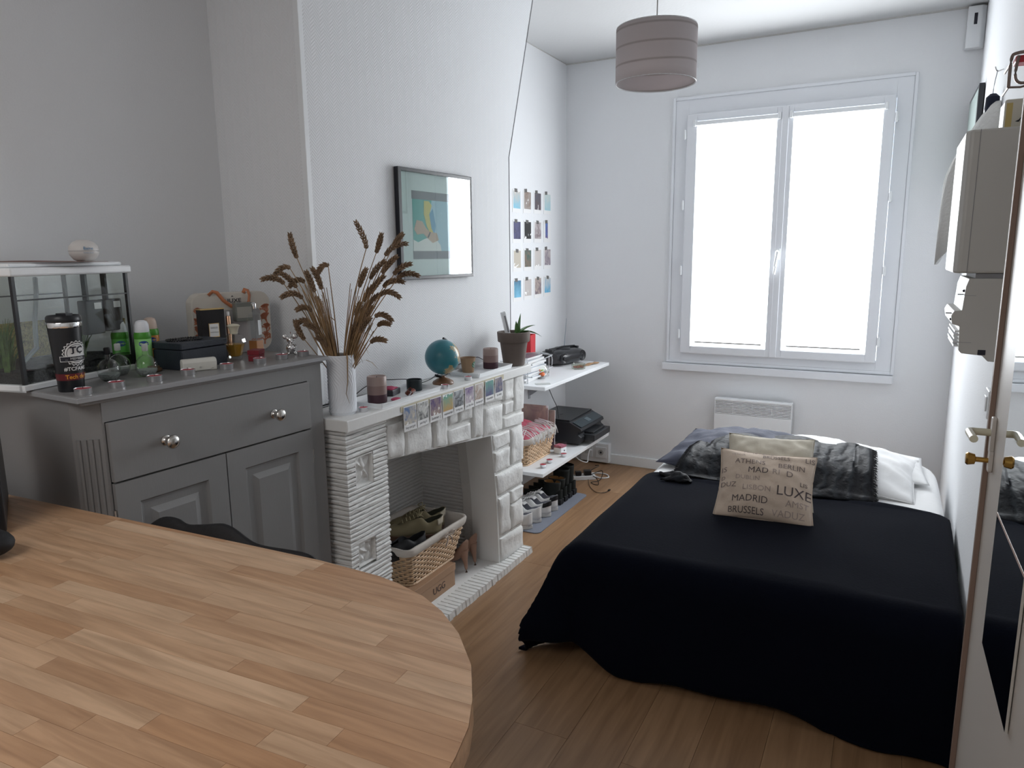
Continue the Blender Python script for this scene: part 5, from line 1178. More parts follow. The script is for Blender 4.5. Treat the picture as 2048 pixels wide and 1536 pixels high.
# ---- printer on the lower shelf
PR = thing('printer', 'black inkjet printer with touch screen on the lower white shelf', 'printer', (-1.905, 4.255, S2Z))
# local x towards the room, y along the shelf; body x -.19...165, y 0...42
TXZ = lambda y0: Matrix(((1, 0, 0, 0), (0, 0, 1, y0), (0, 1, 0, 0), (0, 0, 0, 1)))
M_prt = mat('printer_black', (.020, .022, .026), .38)
pr = [(-.19, .012), (.150, .012), (.170, .030), (.170, .060), (.150, .075), (.150, .095), (.172, .100), (.165, .120), (.095, .152), (.085, .158), (-.19, .158)]
MB().prism(pr, 0, .42, TXZ(0)).build('body', M_prt, PR, bevel=.004)
MB().box((-.185, .008, .158), (.082, .412, .168)).build('scanner_lid', M_prt, PR, bevel=.004)
mb = MB(); mb.prism([(.100, .1515), (.164, .1225), (.1655, .1255), (.1015, .1545)], .02, .40, TXZ(0)); mb.build('control_panel', mat('panel_gloss', (.03, .045, .055), .15), PR)
mb = MB(); mb.prism([(.115, .1487), (.150, .1327), (.1505, .1340), (.1155, .1500)], .18, .235, TXZ(0)); mb.build('screen', mat('screen_grey', (.10, .13, .15), .2), PR)
mb = MB(); mb.box((.12, .06, .028), (.240, .36, .070)); mb.box((.12, .10, .070), (.215, .32, .082)); mb.build('paper_tray', M_prt, PR, bevel=.004)
mb = MB(); [mb.lathe([(.01, 0), (.012, .012)], 12, c=(x, y, 0)) for x in (-.16, .13) for y in (.04, .38)]; mb.build('feet', M_blackm, PR)
MB().lathe([(.016, 0), (.016, .0008), (0, .0009)], 24, c=(-.05, .17, .168)).build('emblem_disc', mat('dark_gloss', (.03, .03, .035), .1), PR)
mb = MB(); mb.tube(cr([(-1.95, 4.23, .775), (-1.955, 4.215, .70), (-1.93, 4.225, .62), (-1.90, 4.235, .55), (-1.895, 4.248, .475)], 5), .0022, 5); tag(mb.build('printer_cable', M_blackm, None, smooth=True), 'thin black cord hanging from the upper shelf to the printer', 'cord')
t = thing('clear_box', 'small clear lidded box with pink contents and a dark fruit emblem, on the lower shelf', 'box', (-1.800, 4.060, S2Z), R(-12))
MB().box((-.03, -.032, 0), (.03, .032, .040)).build('base', M_white, t, bevel=.006)
MB().box((-.028, -.030, .040), (.028, .030, .055)).build('contents', mat('pink_contents', (.45, .14, .20), .6, var=.5, vscale=120), t, bevel=.002)
MB().box((-.031, -.033, .040), (.031, .033, .072)).build('lid', M_glass, t, bevel=.004)
mb = MB(); mb.lathe([(.0052, 0), (.0052, .0006), (0, .0006)], 16, T=TR((.0302, .004, .020), ry=PI/2)); mb.build('emblem', M_ink, t)
# pink cloth in the shelf basket with white fringe
t = thing('fringed_cloth', 'pink cloth with white tasselled fringe in the shelf basket', 'cloth', (-1.985, 3.87, S2Z+.165))
mb = MB(); mb.grid(lambda u, v: (-.12+.255*u, -.18+.355*v, .020+.060*(max(0, math.sin(PI*u))**.6)*(max(0, math.sin(PI*v))**.5)*(1.1-u*.6)+.012*nz(u*5, v*5, 2)-.02*u), 24, 26); mb.build('cloth', mat('pink_cotton', (.62, .13, .19), .85, bump=.5, bscale=60), t, smooth=True, angle=180, solid=.004)
mb = MB()
for k in range(26):
    v = .04+.92*k/25; y = -.19+.37*v; x0 = .09+.03*random.random()
    mb.tube(cr([(x0-.05, y, .055), (x0, y+random.uniform(-.01, .01), .048), (.142, y+random.uniform(-.02, .02), .028), (.168, y+random.uniform(-.02, .02), .008), (.172, y+random.uniform(-.02, .02), -.02-.02*random.random())], 3), .0022, 5)
for k in range(16):
    u = .1+.8*k/15; x = -.12+.26*u
    mb.tube(cr([(x, -.15, .055), (x+random.uniform(-.01, .01), -.185, .040), (x+random.uniform(-.02, .02), -.215, .010), (x, -.222, -.02)], 3), .0022, 5)
mb.build('fringe', M_lace, t, smooth=True)['kind'] = 'stuff'
for k, (y, c, l) in enumerate([(4.085, (.45, .20, .10), 'glossy magazine with orange sunset cover standing behind the shelf basket'), (4.105, (.25, .42, .10), 'magazine with green cover standing farthest behind the shelf basket')]):
    t = thing('upright_magazine', l, 'magazine', (-2.11+k*.04, y, S2Z), R(2))
    MB().box((0, 0, 0), (.205, .008, .29-.03*k), TR(rx=-.04)).build('cover', photo_mat('print_cover', [(.10, .05, .12), c, (.65, .35, .15), (.62, .50, .42)], 9, 30+k, -.5), t)
    MB().box((.0, .002, .0), (.2065, .006, .289-.03*k), TR(rx=-.04)).build('pages', M_paper, t)
# ---- outlet block, cables and power strip
OB = thing('socket_block', 'white surface-mounted double socket on the skirting behind the printer', 'socket', (-1.99, YB-.055, .012))
MB().box((0, 0, 0), (.225, .053, .145)).build('trunking', M_white, OB, bevel=.004)
for x in (.055, .165):
    MB().box((x-.042, -.006, .035), (x+.042, 0, .120)).build('plate', M_white, OB, bevel=.003); MB().lathe([(.021, 0), (.021, .001), (.018, -.004), (0, -.004)], 24, T=TR((x, -.0065, .078), rx=PI/2)).build('socket_well', mat('well_grey', (.5, .5, .5), .5), OB)
MB().lathe([(.008, 0), (.008, .003), (0, .003)], 12, T=TR((.165, -.006, .078), rx=PI/2)).build('pin', M_ink, OB)
t = thing('power_strip', 'white power strip with black plugs on the floor beyond the boots', 'power strip', (-1.80, 4.47, 0), R(35))
MB().box((-.08, -.025, 0), (.08, .025, .03)).build('body', M_white, t, bevel=.004)
MB().box((.00, -.022, .03), (.05, .022, .065)).build('plug', M_black, t, bevel=.005); MB().box((-.06, -.02, .03), (-.02, .02, .06)).build('plug', M_black, t, bevel=.005)
mb = MB(); mb.tube(cr([(-1.87, 4.50, .012), (-1.78, 4.62, .006), (-1.70, 4.63, .006), (-1.655, 4.57, .006), (-1.70, 4.53, .006), (-1.78, 4.56, .009), (-1.84, 4.55, .012)], 6), .0045, 6); tag(mb.build('white_cable', M_white, None, smooth=True), 'white cable looped on the floor beyond the boots', 'cable')
mb = MB(); mb.tube(cr([(-1.86, 4.40, .23), (-1.84, 4.45, .15), (-1.80, 4.52, .11), (-1.83, 4.62, .12), (-1.87, 4.75, .13), (-1.90, 4.866, .10)], 6), .004, 6); tag(mb.build('white_cable', M_white, None, smooth=True), 'white cable hanging in a loop under the lower shelf', 'cable')
mb = MB(); mb.tube(cr([(-1.76, 4.45, .010), (-1.70, 4.33, .004), (-1.62, 4.24, .004), (-1.57, 4.25, .004), (-1.555, 4.30, .004)], 6), .0018, 5); mb.box((-1.562, 4.30, .001), (-1.550, 4.325, .008)); tag(mb.build('thin_cable', M_blackm, None, smooth=True), 'thin dark cable with a small plug end lying across the floorboards', 'cable')
mb = MB(); mb.tube(cr([(-1.76, 4.50, .03), (-1.70, 4.56, .05), (-1.68, 4.47, .012), (-1.72, 4.40, .008), (-1.66, 4.38, .006), (-1.70, 4.46, .02), (-1.78, 4.52, .04), (-1.74, 4.60, .07), (-1.79, 4.66, .05)], 6), .0028, 5); tag(mb.build('black_cable', M_blackm, None, smooth=True), 'tangled black cable heaped on the white power strip', 'cable')

# ------------------------------------------------------------------ radiator
RA = thing('radiator', 'white electric wall heater with slotted top grille under the window', 'radiator', (-1.004, 4.845, .13))
mb = MB(); mb.box((.0, .004, 0), (.494, .055, .345)); mb.box((0, .004, .345), (.006, .055, .442)); mb.box((.488, .004, .345), (.494, .055, .442)); mb.box((0, 0, .434), (.494, .055, .450)); mb.box((.3, .05, .3), (.4, .078, .4)); mb.box((.3, .05, .05), (.4, .078, .1))
mb.build('body', M_white, RA, bevel=.004)
MB().box((.006, .035, .345), (.488, .052, .434)).build('grille_backing', mat('grille_dark', (.10, .095, .08), .7), RA)
for k in range(9): MB().box((.006, .004, .3475+k*.0098), (.488, .020, .3535+k*.0098)).build('slat', M_white, RA)
mb = MB(); [mb.box((x, .006, .345), (x+.002, .022, .434)) for x in (.12, .245, .37)]; mb.build('grille_rib', M_white, RA)

# ------------------------------------------------------------------ bed
BX0, BX1, BY0, BY1, BZ = -1.045, .285, 2.42, 4.28, .440
BD = thing('bed', 'low double bed with a white fitted sheet', 'bed', ((BX0+BX1)/2, (BY0+BY1)/2, 0))
def bchild(o): o.parent = BD; o.matrix_parent_inverse = Matrix.Translation((-(BX0+BX1)/2, -(BY0+BY1)/2, 0)); return o
def mattress(u, v):
    """rounded slab: v 0..1 from lower edge up over the top; superellipse"""
    a = 2*PI*u; hw, hl = (BX1-BX0)/2, (BY1-BY0)/2
    c, s_ = math.cos(a), math.sin(a); n = .16
    ex = math.copysign(abs(c)**n, c); ey = math.copysign(abs(s_)**n, s_)
    if v < .4: k, z = 1, .17+(BZ-.06-.17)*v/.4
    elif v < .6: t_ = (v-.4)/.2*PI/2; k = 1-.06*(1-math.cos(t_)); z = BZ-.06+.06*math.sin(t_); return ((BX0+BX1)/2+ex*(hw-.06+.06*math.cos(t_)), (BY0+BY1)/2+ey*(hl-.06+.06*math.cos(t_)), z)
    else: k = 1-(v-.6)/.4; return ((BX0+BX1)/2+ex*(hw-.06)*k, (BY0+BY1)/2+ey*(hl-.06)*k, BZ+.003*nz(ex*k*4, ey*k*6))
    return ((BX0+BX1)/2+ex*hw, (BY0+BY1)/2+ey*hl, z+.0)
mb = MB(); mb.grid(mattress, 120, 24, True); bchild(mb.build('mattress', M_sheet, None, smooth=True, angle=180))
bchild(MB().box((BX0+.02, BY0+.02, .08), (BX1-.02, BY1-.02, .18)).build('bed_base', mat('bed_base_grey', (.25, .25, .25), .8), None, bevel=.01))
for x in (BX0+.08, BX1-.08):
    for y in (BY0+.10, BY1-.08): bchild(MB().lathe([(.022, 0), (.028, .08)], 14, (x, y, 0)).build('leg', M_blackm, None))
# blanket: a sheet of cloth laid over the foot two thirds, hanging to the floor
def blanket(a, b):
    rho = .10; X0, X1, YF = BX0-.028+rho, BX1+.008-rho*.6, BY0-.075+rho; zt = BZ+.012
    dx = X0-a if a < X0 else (a-X1 if a > X1 else 0); sx_ = -1 if a < X0 else 1
    dy = YF-b if b < YF else 0
    bx, by = min(max(a, X0), X1), max(b, YF)
    r = math.hypot(dx, dy)
    if r < 1e-6: 
        z = zt+.004*nz(a*4, b*4, 1)+.006*math.sin(b*9+nz(a*2, b*2)*2)*0.35
        if b > 3.37: z += .004
        return (a, b, z)
    ux, uy = sx_*dx/r, -dy/r
    if r < rho*PI/2: t_ = r/rho; out, down = rho*math.sin(t_), rho*(1-math.cos(t_))
    else: down = rho+(r-rho*PI/2); out = rho+(down-rho)*(.05 if sx_ < 0 or dy > 0 else 0)
    lim = zt-.012
    if down > lim: out += (down-lim)*.35; down = lim
    tang = a if dy > dx else b
    k = min(1, down/.3)
    corner = min(dx, dy)/(max(dx, dy)+1e-6) if dx > 0 and dy > 0 else 0
    f = (.010*(1+math.sin(tang*9+1.3))+.006*(1+math.sin(tang*21))+.008*nz(tang*3, 7))*k*(1 if not (sx_ > 0 and dx > 0 and dy == 0) else 0)
    out += f+(.13*corner*k if sx_ < 0 else 0)
    x, y = bx+ux*out, by+uy*out
    if sx_ > 0: x = min(x, rwx(y)-.022 if y > 2.1 else .30)
    return (x, y, max(.006+.004*(1+nz(x*9, y*9)), zt-down))
NA, NB = 110, 110
mb = MB()
def bl(u, v):
    a = (BX0-.44)+(BX1+.20-(BX0-.44))*u
    hem = .44+.03*(a+1)+.018*math.sin(a*7+.5)+.012*math.sin(a*17+2)
    if a < BX0+.28: hem -= .17*min(1, (BX0+.28-a)/.60)**1.6
    b0 = BY0-hem; b1 = 3.415+.012*math.sin(a*5)-.25*max(0, a)
    return blanket(a, b0+(b1-b0)*v)
mb.grid(bl, NA, NB); tag(mb.build('blanket', M_cloth, None, smooth=True, angle=180, solid=.010), 'big black fleece blanket covering the bed and hanging to the floor', 'blanket')
# cushions and pillows
def cush_pt(u, v, W, H, T, side, seed, wr=.010, pinch=.07):
    x = W/2*u*(1-pinch*math.cos(PI*v/2)); z = H/2*v*(1-pinch*math.cos(PI*u/2))
    th = T/2*(max(0, 1-abs(u)**2.4)**.6)*(max(0, 1-abs(v)**2.4)**.6)
    w = wr*(nz(u*2.2+seed, v*2.2, seed)+.5*nz(u*5, v*5+seed, 3))*min(1, th/(T*.2)+.0)
    return Vector((x, side*(th+w), z))
def cushion(name, label, cat, Mx, W, H, T, m, seed=0, wr=.010, group=None, pinch=.07, piping=None):
    t = thing(name, label, cat, (0, 0, 0), 0, group); t.matrix_world = Mx
    mb = MB()
    for side in (-1, 1): mb.grid(lambda u, v, side=side: tuple(cush_pt(2*u-1, 2*v-1, W, H, T, side, seed, wr, pinch)), 36, 36)
    mb.build('cover', m, t, smooth=True, angle=180)
    if piping:
        pts = []
        for i in range(80):
            k = i/20; s_ = int(k); f = 2*(k-s_)-1; u, v = [(f, -1), (1, f), (-f, 1), (-1, -f)][s_]; pts.append(cush_pt(u, v, W, H, T, 1, seed, 0, pinch))
        MB().tube(pts, .0022, 5, closed=True).build('seam', piping, t)
    return t
M_beige = mat('cream_velvet', (.52, .47, .38), .85, bump=.25, bscale=90, bdist=.002, sheen=.2)
M_text = mat('printed_linen', (.56, .45, .36), .85, bump=.3, bscale=200, bdist=.002, var=.06, vscale=6)
lean = lambda cx_, cy_, cz_, rx, rz=0, ry=0: Matrix.Translation((cx_, cy_, cz_)) @ Matrix.Rotation(rz, 4, 'Z') @ Matrix.Rotation(-rx, 4, 'X') @ Matrix.Rotation(ry, 4, 'Y')
CU2 = cushion('cushion', 'plain cream square cushion leaning behind the printed one', 'cushion', lean(-.418, 3.240, .580, R(44), R(9), R(1)), .37, .38, .13, M_beige, 3, .016, piping=M_beige)
Wc, Hc, Tc = .395, .325, .125
CM = lean(-.410, 3.065, .570, R(42), R(7), R(1.5))
CU = cushion('cushion', 'beige linen cushion printed with European city names, in front of all cushions', 'cushion', CM, Wc, Hc, Tc, M_text, 9, .012, piping=M_text)
def onc(u0, v0):
    def f(x, y):
        X, Z = u0*Wc/2+x, v0*Hc/2+y; u, v = X/(Wc/2), Z/(Hc/2)
        for _ in range(4): u = max(-.99, min(.99, X/(Wc/2*(1-.07*math.cos(PI*v/2))))); v = max(-.99, min(.99, Z/(Hc/2*(1-.07*math.cos(PI*u/2)))))
        p = cush_pt(u, v, Wc, Hc, Tc, -1, 9, .012); return (p.x, p.y-.0015, p.z)
    return f
gc = {'d': mat('print_dark_grey', (.10, .08, .08), .85), 'm': mat('print_mid_grey', (.20, .16, .15), .85), 'l': mat('print_light_grey', (.36, .29, .26), .85)}
for s_, u0, v0, sz, c, bo in [('AMSTERDAM', -.06, .93, .030, 'm', .0003), ('LIS', .86, .80, .034, 'm', 0), ('BRUSSELS', .18, .76, .026, 'm', .0003), ('VIENNA', -.60, .76, .016, 'l', 0), ('ATHENS', -.34, .52, .033, 'm', .0003), ('BERLIN', .50, .50, .034, 'm', .0003),
       ('IS', -.86, .26, .034, 'm', 0), ('MAD', -.16, .28, .038, 'd', .0002), ('RI', .20, .28, .038, 'l', .0006), ('D', .47, .26, .038, 'm', .0006), ('D', -.86, .02, .024, 'm', 0), ('DUBLIN', -.36, .05, .028, 'l', .0004), ('LIS', .76, .05, .026, 'd', 0), ('DUZ', -.74, -.17, .031, 'm', 0),
       ('LISBON', -.16, -.23, .034, 'l', .0002), ('LUXE', .58, -.22, .058, 'd', .0002), ('MADRID', -.28, -.52, .038, 'd', .0002), ('AMST', .66, -.52, .036, 'l', .0002), ('BRUSSELS', -.34, -.80, .034, 'd', .0004), ('VADUZ', .50, -.78, .038, 'l', .0002)]:
    text_on('lettering', s_, sz, gc[c], onc(u0, v0), CU, subdiv=1, bold=0)
M_pilblue = mat('slate_blue_cotton', (.058, .063, .092), .8, bump=.6, bscale=16, bdist=.01)
flat = lambda cx_, cy_, cz_, rz=0, tx=0, ty=0: Matrix.Translation((cx_, cy_, cz_)) @ Matrix.Rotation(rz, 4, 'Z') @ Matrix.Rotation(tx, 4, 'X') @ Matrix.Rotation(ty, 4, 'Y') @ Matrix.Rotation(-PI/2, 4, 'X')
cushion('pillow', 'slate blue pillow at the left head of the bed', 'pillow', flat(-.66, 3.83, .505, R(-6), R(5), R(-2)), .68, .60, .16, M_pilblue, 5, .022, None, .05, M_pilblue)
cushion('pillow', 'white pillow at the right head of the bed, half under the dark throw', 'pillow', flat(-.13, 3.80, .500, R(-3), R(5), R(6)), .62, .58, .16, M_sheet, 8, .018, None, .04, M_sheet)
cushion('pillow', 'second white pillow underneath, its corner showing by the right wall', 'pillow', flat(-.06, 3.96, .480, R(3), R(2), R(2)), .56, .44, .10, M_sheet, 2, .010, None, .04, None)
# dark shiny throw over the pillows
M_throw = bpy.data.materials.new('shiny_dark_throw'); M_throw.use_nodes = True; nt = M_throw.node_tree; b = nt.nodes['Principled BSDF']
b.inputs['Roughness'].default_value = .55; b.inputs['Specular IOR Level'].default_value = .12; b.inputs['Sheen Weight'].default_value = 0
tc = nt.nodes.new('ShaderNodeTexCoord'); wv = nt.nodes.new('ShaderNodeTexWave'); wv.inputs['Scale'].default_value = 5; wv.inputs['Distortion'].default_value = 6; wv.inputs['Detail'].default_value = 4; wv.inputs['Detail Scale'].default_value = 2.2
nt.links.new(tc.outputs['Object'], wv.inputs[0]); r = nt.nodes.new('ShaderNodeValToRGB'); r.color_ramp.elements[0].color = (.004, .004, .006, 1); r.color_ramp.elements[1].color = (.010, .012, .016, 1); r.color_ramp.elements[0].position = .45
nt.links.new(wv.outputs[0], r.inputs[0]); nt.links.new(r.outputs[0], b.inputs['Base Color']); bp = nt.nodes.new('ShaderNodeBump'); bp.inputs['Strength'].default_value = .5; bp.inputs['Distance'].default_value = .006
nt.links.new(wv.outputs[1], bp.inputs['Height']); nt.links.new(bp.outputs[0], b.inputs['Normal'])
prof = [(3.38, .460), (3.42, .475), (3.47, .515), (3.54, .555), (3.64, .585), (3.74, .598), (3.84, .600), (3.92, .585)]
def thr(u, v):
    k = v*(len(prof)-1); i = min(int(k), len(prof)-2); f = k-i; y = prof[i][0]*(1-f)+prof[i+1][0]*f; z = prof[i][1]*(1-f)+prof[i+1][1]*f
    x = -.86+.86*u; x += (.05*(v-.3)) if u < .1 else 0; x = x+(.10*(1-v))*(0 if u > .5 else -(.5-u)*.3)+(-.03*v if u > .9 else 0)
    y += .03*math.sin(u*7)*(1-v)-.03*abs(u-.5)*0; z += .012*math.sin(u*17+v*5)*(.3+v*.7)*(1 if v > .1 else .2)+.010*nz(u*7, v*5)
    z -= .050*max(0, (.30-u)/.30)*v+.02*max(0, (u-.8)/.2)*v
    return (x, y, max(z, .458))
TH = thing('throw', 'shiny black fringed throw draped over the pillows', 'throw', (0, 0, 0))
mb = MB(); mb.grid(thr, 60, 34); mb.build('cloth', M_throw, TH, smooth=True, angle=180, solid=.006)
mb = MB()
for k in range(120):
    v = k/119; p = Vector(thr(1, v)); mb.tube([p, p+Vector((.012, random.uniform(-.006, .006), -.003)), p+Vector((.020+.006*random.random(), random.uniform(-.012, .012), -.006-.008*random.random()))], [.0022, .0018, .0008], 4)
    p = Vector(thr(0, v)); mb.tube([p, p+Vector((-.012, random.uniform(-.006, .006), -.003)), p+Vector((-.022, random.uniform(-.012, .012), -.008))], [.0022, .0018, .0008], 4)
mb.build('fringe', M_blackm, TH)['kind'] = 'stuff'
mb = MB(); mb.grid(lambda u, v: (-.93+.12*u+.03*math.sin(v*5), 3.30+.10*v, .462+.030*math.sin(PI*u)*math.sin(PI*v)+.012*nz(u*6, v*6)), 12, 12); mb.build('gathered_corner', M_throw, TH, smooth=True, angle=180, solid=.008)

# ------------------------------------------------------------------ pendant lamp
LP = thing('pendant_lamp', 'white drum-shaped pendant lampshade hanging on a thin cord', 'lamp', (-.880, 2.90, 2.205))
M_shade = bpy.data.materials.new('shade_fabric'); M_shade.use_nodes = True; nt = M_shade.node_tree; nt.nodes.clear(); out = nt.nodes.new('ShaderNodeOutputMaterial')
d_ = nt.nodes.new('ShaderNodeBsdfDiffuse'); tl = nt.nodes.new('ShaderNodeBsdfTranslucent'); mx = nt.nodes.new('ShaderNodeMixShader'); mx.inputs[0].default_value = .35
tc = nt.nodes.new('ShaderNodeTexCoord'); wv = nt.nodes.new('ShaderNodeTexWave'); wv.bands_direction = 'Z'; wv.inputs['Scale'].default_value = 5; wv.inputs['Distortion'].default_value = 2.0; wv.inputs['Detail'].default_value = 0; wv.inputs['Detail Scale'].default_value = .4
mp = nt.nodes.new('ShaderNodeMapping'); mp.inputs['Scale'].default_value = (1, 1, 1); nt.links.new(tc.outputs['Object'], mp.inputs[0]); nt.links.new(mp.outputs[0], wv.inputs[0])
r = nt.nodes.new('ShaderNodeValToRGB'); r.color_ramp.elements[0].color = (.50, .45, .44, 1); r.color_ramp.elements[1].color = (.66, .61, .61, 1); r.color_ramp.elements[0].position = .0; r.color_ramp.elements[1].position = .06
nt.links.new(wv.outputs[1], r.inputs[0]); nt.links.new(r.outputs[0], d_.inputs[0]); nt.links.new(r.outputs[0], tl.inputs[0]); nt.links.new(d_.outputs[0], mx.inputs[1]); nt.links.new(tl.outputs[0], mx.inputs[2]); nt.links.new(mx.outputs[0], out.inputs[0])
mb = MB(); mb.grid(lambda u, v: (.155*math.cos(2*PI*u), .155*math.sin(2*PI*u), .205*v), 72, 6, True); mb.build('shade', M_shade, LP, smooth=True, angle=180, solid=.0016)
mb = MB()
for z in (.002, .203): mb.tube([(.1545*math.cos(a), .1545*math.sin(a), z) for a in [2*PI*i/48 for i in range(48)]], .0022, 5, closed=True)
for k in range(3): a = 2*PI*k/3+.3; mb.tube([(.018*math.cos(a), .018*math.sin(a), .155), (.154*math.cos(a), .154*math.sin(a), .200)], .0016, 5)
mb.tube([(.020*math.cos(a), .020*math.sin(a), .155) for a in [2*PI*i/20 for i in range(20)]], .002, 5, closed=True); mb.build('wire_ring', M_white, LP)
MB().lathe([(.016, 0), (.020, .01), (.020, .055), (.010, .07), (0, .072)], 20, c=(0, 0, .135)).build('socket', M_white, LP, smooth=True)
MB().lathe([(0, 0), (.014, .004), (.027, .022), (.029, .040), (.022, .062), (.014, .078), (.013, .085)], 24, c=(0, 0, .055)).build('bulb', M_glass, LP, smooth=True)
MB().tube([(0, 0, .205), (.001, .0, .40), (0, 0, CZ-2.205-.02)], .0024, 6).build('cord', mat('grey_cord', (.45, .44, .42), .6), LP)
MB().lathe([(.045, 0), (.04, -.02), (.01, -.03), (0, -.03)], 24, c=(0, 0, CZ-2.205)).build('ceiling_rose', M_white, LP, smooth=True)

# ------------------------------------------------------------------ right wall
t = thing('motion_detector', 'white alarm detector high in the corner by the ceiling', 'detector', (.262, YB-.055, 2.638))
MB().prism([(0, 0), (.066, 0), (.088, .02), (.088, .053), (-.0, .053)], 0, .216).build('case', M_white, t, bevel=.004)
MB().box((.030, -.001, .120), (.046, .002, .178)).build('lens', M_ink, t)
t = thing('framed_picture', 'black framed picture on the right wall near the window corner', 'picture', (.310, 4.35, 1.90))
MB().box((0, 0, 0), (.024, .52, .455)).build('frame', MATS['black_frame'], t, bevel=.002); MB().box((-.0008, .02, .02), (0, .50, .435)).build('print', mat('greenish_print', (.35, .42, .40), .5), t)
# coat on a hook
t = thing('wall_hook', 'small metal hook with a hanging loop high on the right wall', 'hook', (rwx(3.3)-.002, 3.3, 2.20))
MB().tube(cr([(0, 0, 0), (-.02, 0, -.004), (-.028, 0, .012)], 4), .0025, 6).build('hook', M_silver, t, smooth=True)
MB().tube(cr([(-.02, -.003, -.002), (-.026, .0, -.05), (-.028, 0, -.10)], 3), .0014, 5).build('loop', mat('grey_loop', (.3, .32, .35), .6), t)
t = thing('robe', 'white bathrobe hanging from the hook on the right wall', 'robe', (rwx(3.3), 3.3, 1.655))
def robe(u, v):
    a = -PI/2+PI*u; z = .43*v
    r = .158-.03*v if v < .3 else (.149*(1-((v-.3)/.7)**1.5)+.022*((v-.3)/.7)); w = .13*(1-v)**.6+.025
    f = 1+.13*math.sin(u*21+v*2)+.10*nz(u*6, v*3, 5)
    zz_ = z+(.10*math.sin(u*9+1)-.06 if v < .02 else 0)
    return (-.004-r*math.cos(a)*f, w*math.sin(a), zz_)
mb = MB(); mb.grid(robe, 60, 30); mb.build('cloth', mat('white_terry', (.74, .74, .72), .9, bump=.4, bscale=90), t, smooth=True, angle=180, solid=.006)
MB().lathe([(.018, 0), (.024, .02), (.022, .06), (.010, .072), (0, .074)], 20, c=(-.028, 0, .39)).build('collar', mat('navy_cotton', (.012, .016, .035), .8), t, smooth=True)
mb = MB(); mb.grid(lambda u, v: (-.108+.008*math.sin(v*6)-.01*v, .0+.022*u, -.15+.22*v), 4, 14); mb.build('belt', MATS['white_terry'], t, smooth=True, solid=.006)
# electric boxes
WH_ = thing('water_heater', 'tall white wall cabinet with rounded front edge on the right wall', 'wall cabinet', (0, 2.30, 1.488))
xw = rwx(2.3)-.003
MB().prism([(.1465, .02), (.158, .0), (xw, 0), (rwx(2.66)-.003, .36), (.1585, .36), (.1465, .34)], 0, .373).build('body', mat('ivory_metal', (.50, .49, .46), .35), WH_, bevel=.006)
MB().box((.1775, -.0008, 0), (.1790, .0, .372)).build('seam', M_rim, WH_)
EP = thing('fuse_box', 'white electricity meter panel with stepped profile under the wall cabinet', 'fuse box', (0, 2.30, 0))
pp_ = [(.186, 1.474), (.180, 1.452), (.176, 1.388), (.158, 1.386), (.152, 1.372), (.156, 1.350), (.174, 1.344), (.177, 1.278), (.184, 1.270), (.233, 1.266), (.247, 1.251), (xw, 1.249), (xw, 1.474)]
MB().prism(pp_, 0, .30, TXZ(0)).build('case', mat('ivory_plastic', (.52, .51, .48), .4), EP, bevel=.002)
for z, c in ((1.440, 'n'), (1.430, 's'), (1.378, 's'), (1.362, 'n')):
    mb = MB(); x = .178 if z > 1.4 else .154
    if c == 's': mb.box((x-.014, .02, z-.001), (x, .03, z+.0015), TR((0, 0, 0)))
    else: mb.sphere((x, .02, z), .004, 10, 6)
    mb.build('switch_lever', M_ink, EP)
for z in (1.428, 1.300): MB().box((.16, -.0006, z), (.205, 0, z+.001)).build('seam', M_rim, EP)
mb = MB(); mb.box((.222, -.001, 1.268), (.240, .0, 1.282)); mb.build('cable_notch', M_ink, EP)
mb = MB(); mb.box((.20, .01, 1.474), (xw-.01, .29, 1.487)); mb.build('neck', M_rim, EP)
mb = MB(); [mb.box((.166-.002*(i % 2), .03+.0*i, 1.285+.010*i), (.178, .25, 1.290+.010*i)) for i in range(5)]; mb.build('rib', M_white, EP)
t = thing('tin_box', 'white and yellow enamel tin with black bird on top of the wall cabinet', 'tin', (.232, 2.38, 1.862))
MB().box((0, 0, 0), (.050, .10, .080)).build('body', mat('cream_enamel', (.55, .52, .44), .3), t, bevel=.006); MB().box((.004, -.0006, .004), (.018, 0, .070)).build('yellow_patch', mat('ochre_enamel', (.50, .38, .14), .4), t)
mb = MB(); mb.prism([(.026, .022), (.034, .026), (.043, .040), (.038, .026), (.034, .020)], -.0012, -.0004, Matrix(((1, 0, 0, 0), (0, 0, 1, 0), (0, 1, 0, 0), (0, 0, 0, 1)))); mb.build('bird_print', M_ink, t)
t = thing('wall_rack', 'small metal rack holding a red item, high on the right wall', 'rack', (rwx(2.4)-.003, 2.40, 1.975))
mb = MB(); mb.tube(cr([(-.046, 0, 0), (-.046, 0, .07), (-.036, 0, .084), (0, 0, .086)], 4), .0045, 6); mb.tube([(-.046, 0, .0), (-.02, 0, -.002), (0, 0, .002)], .003, 6); mb.tube(cr([(-.03, 0, .078), (-.034, 0, .03), (-.024, 0, .010), (0, 0, .008)], 4), .004, 6)
for s_ in (.12,): mb.tube([(-.046, 0, 0), (-.046, s_, 0)], .003, 6); mb.tube([(-.046, 0, .06), (-.046, s_, .06)], .003, 6)
mb.build('wire_frame', mat('brown_metal', (.22, .17, .15), .35, .6), t, smooth=True)
MB().box((-.036, .004, .062), (-.004, .06, .080)).build('red_item', mat('red_plastic', (.45, .015, .03), .35), t, bevel=.004)
for y, z, h, l in ((2.52, 1.055, .085, 'white light switch on the right wall above the door handle'), (2.63, .125, .12, 'white double socket low on the right wall beside the bed foot')):
    t = thing('light_switch' if z > .5 else 'wall_socket', l, 'switch' if z > .5 else 'socket', (rwx(y)-.001, y, z))
    MB().box((-.010, -.04, 0), (0, .04, h)).build('plate', M_white, t, bevel=.003); MB().box((-.014, -.02, .02), (-.010, .02, h-.02)).build('rocker', M_white, t, bevel=.002)
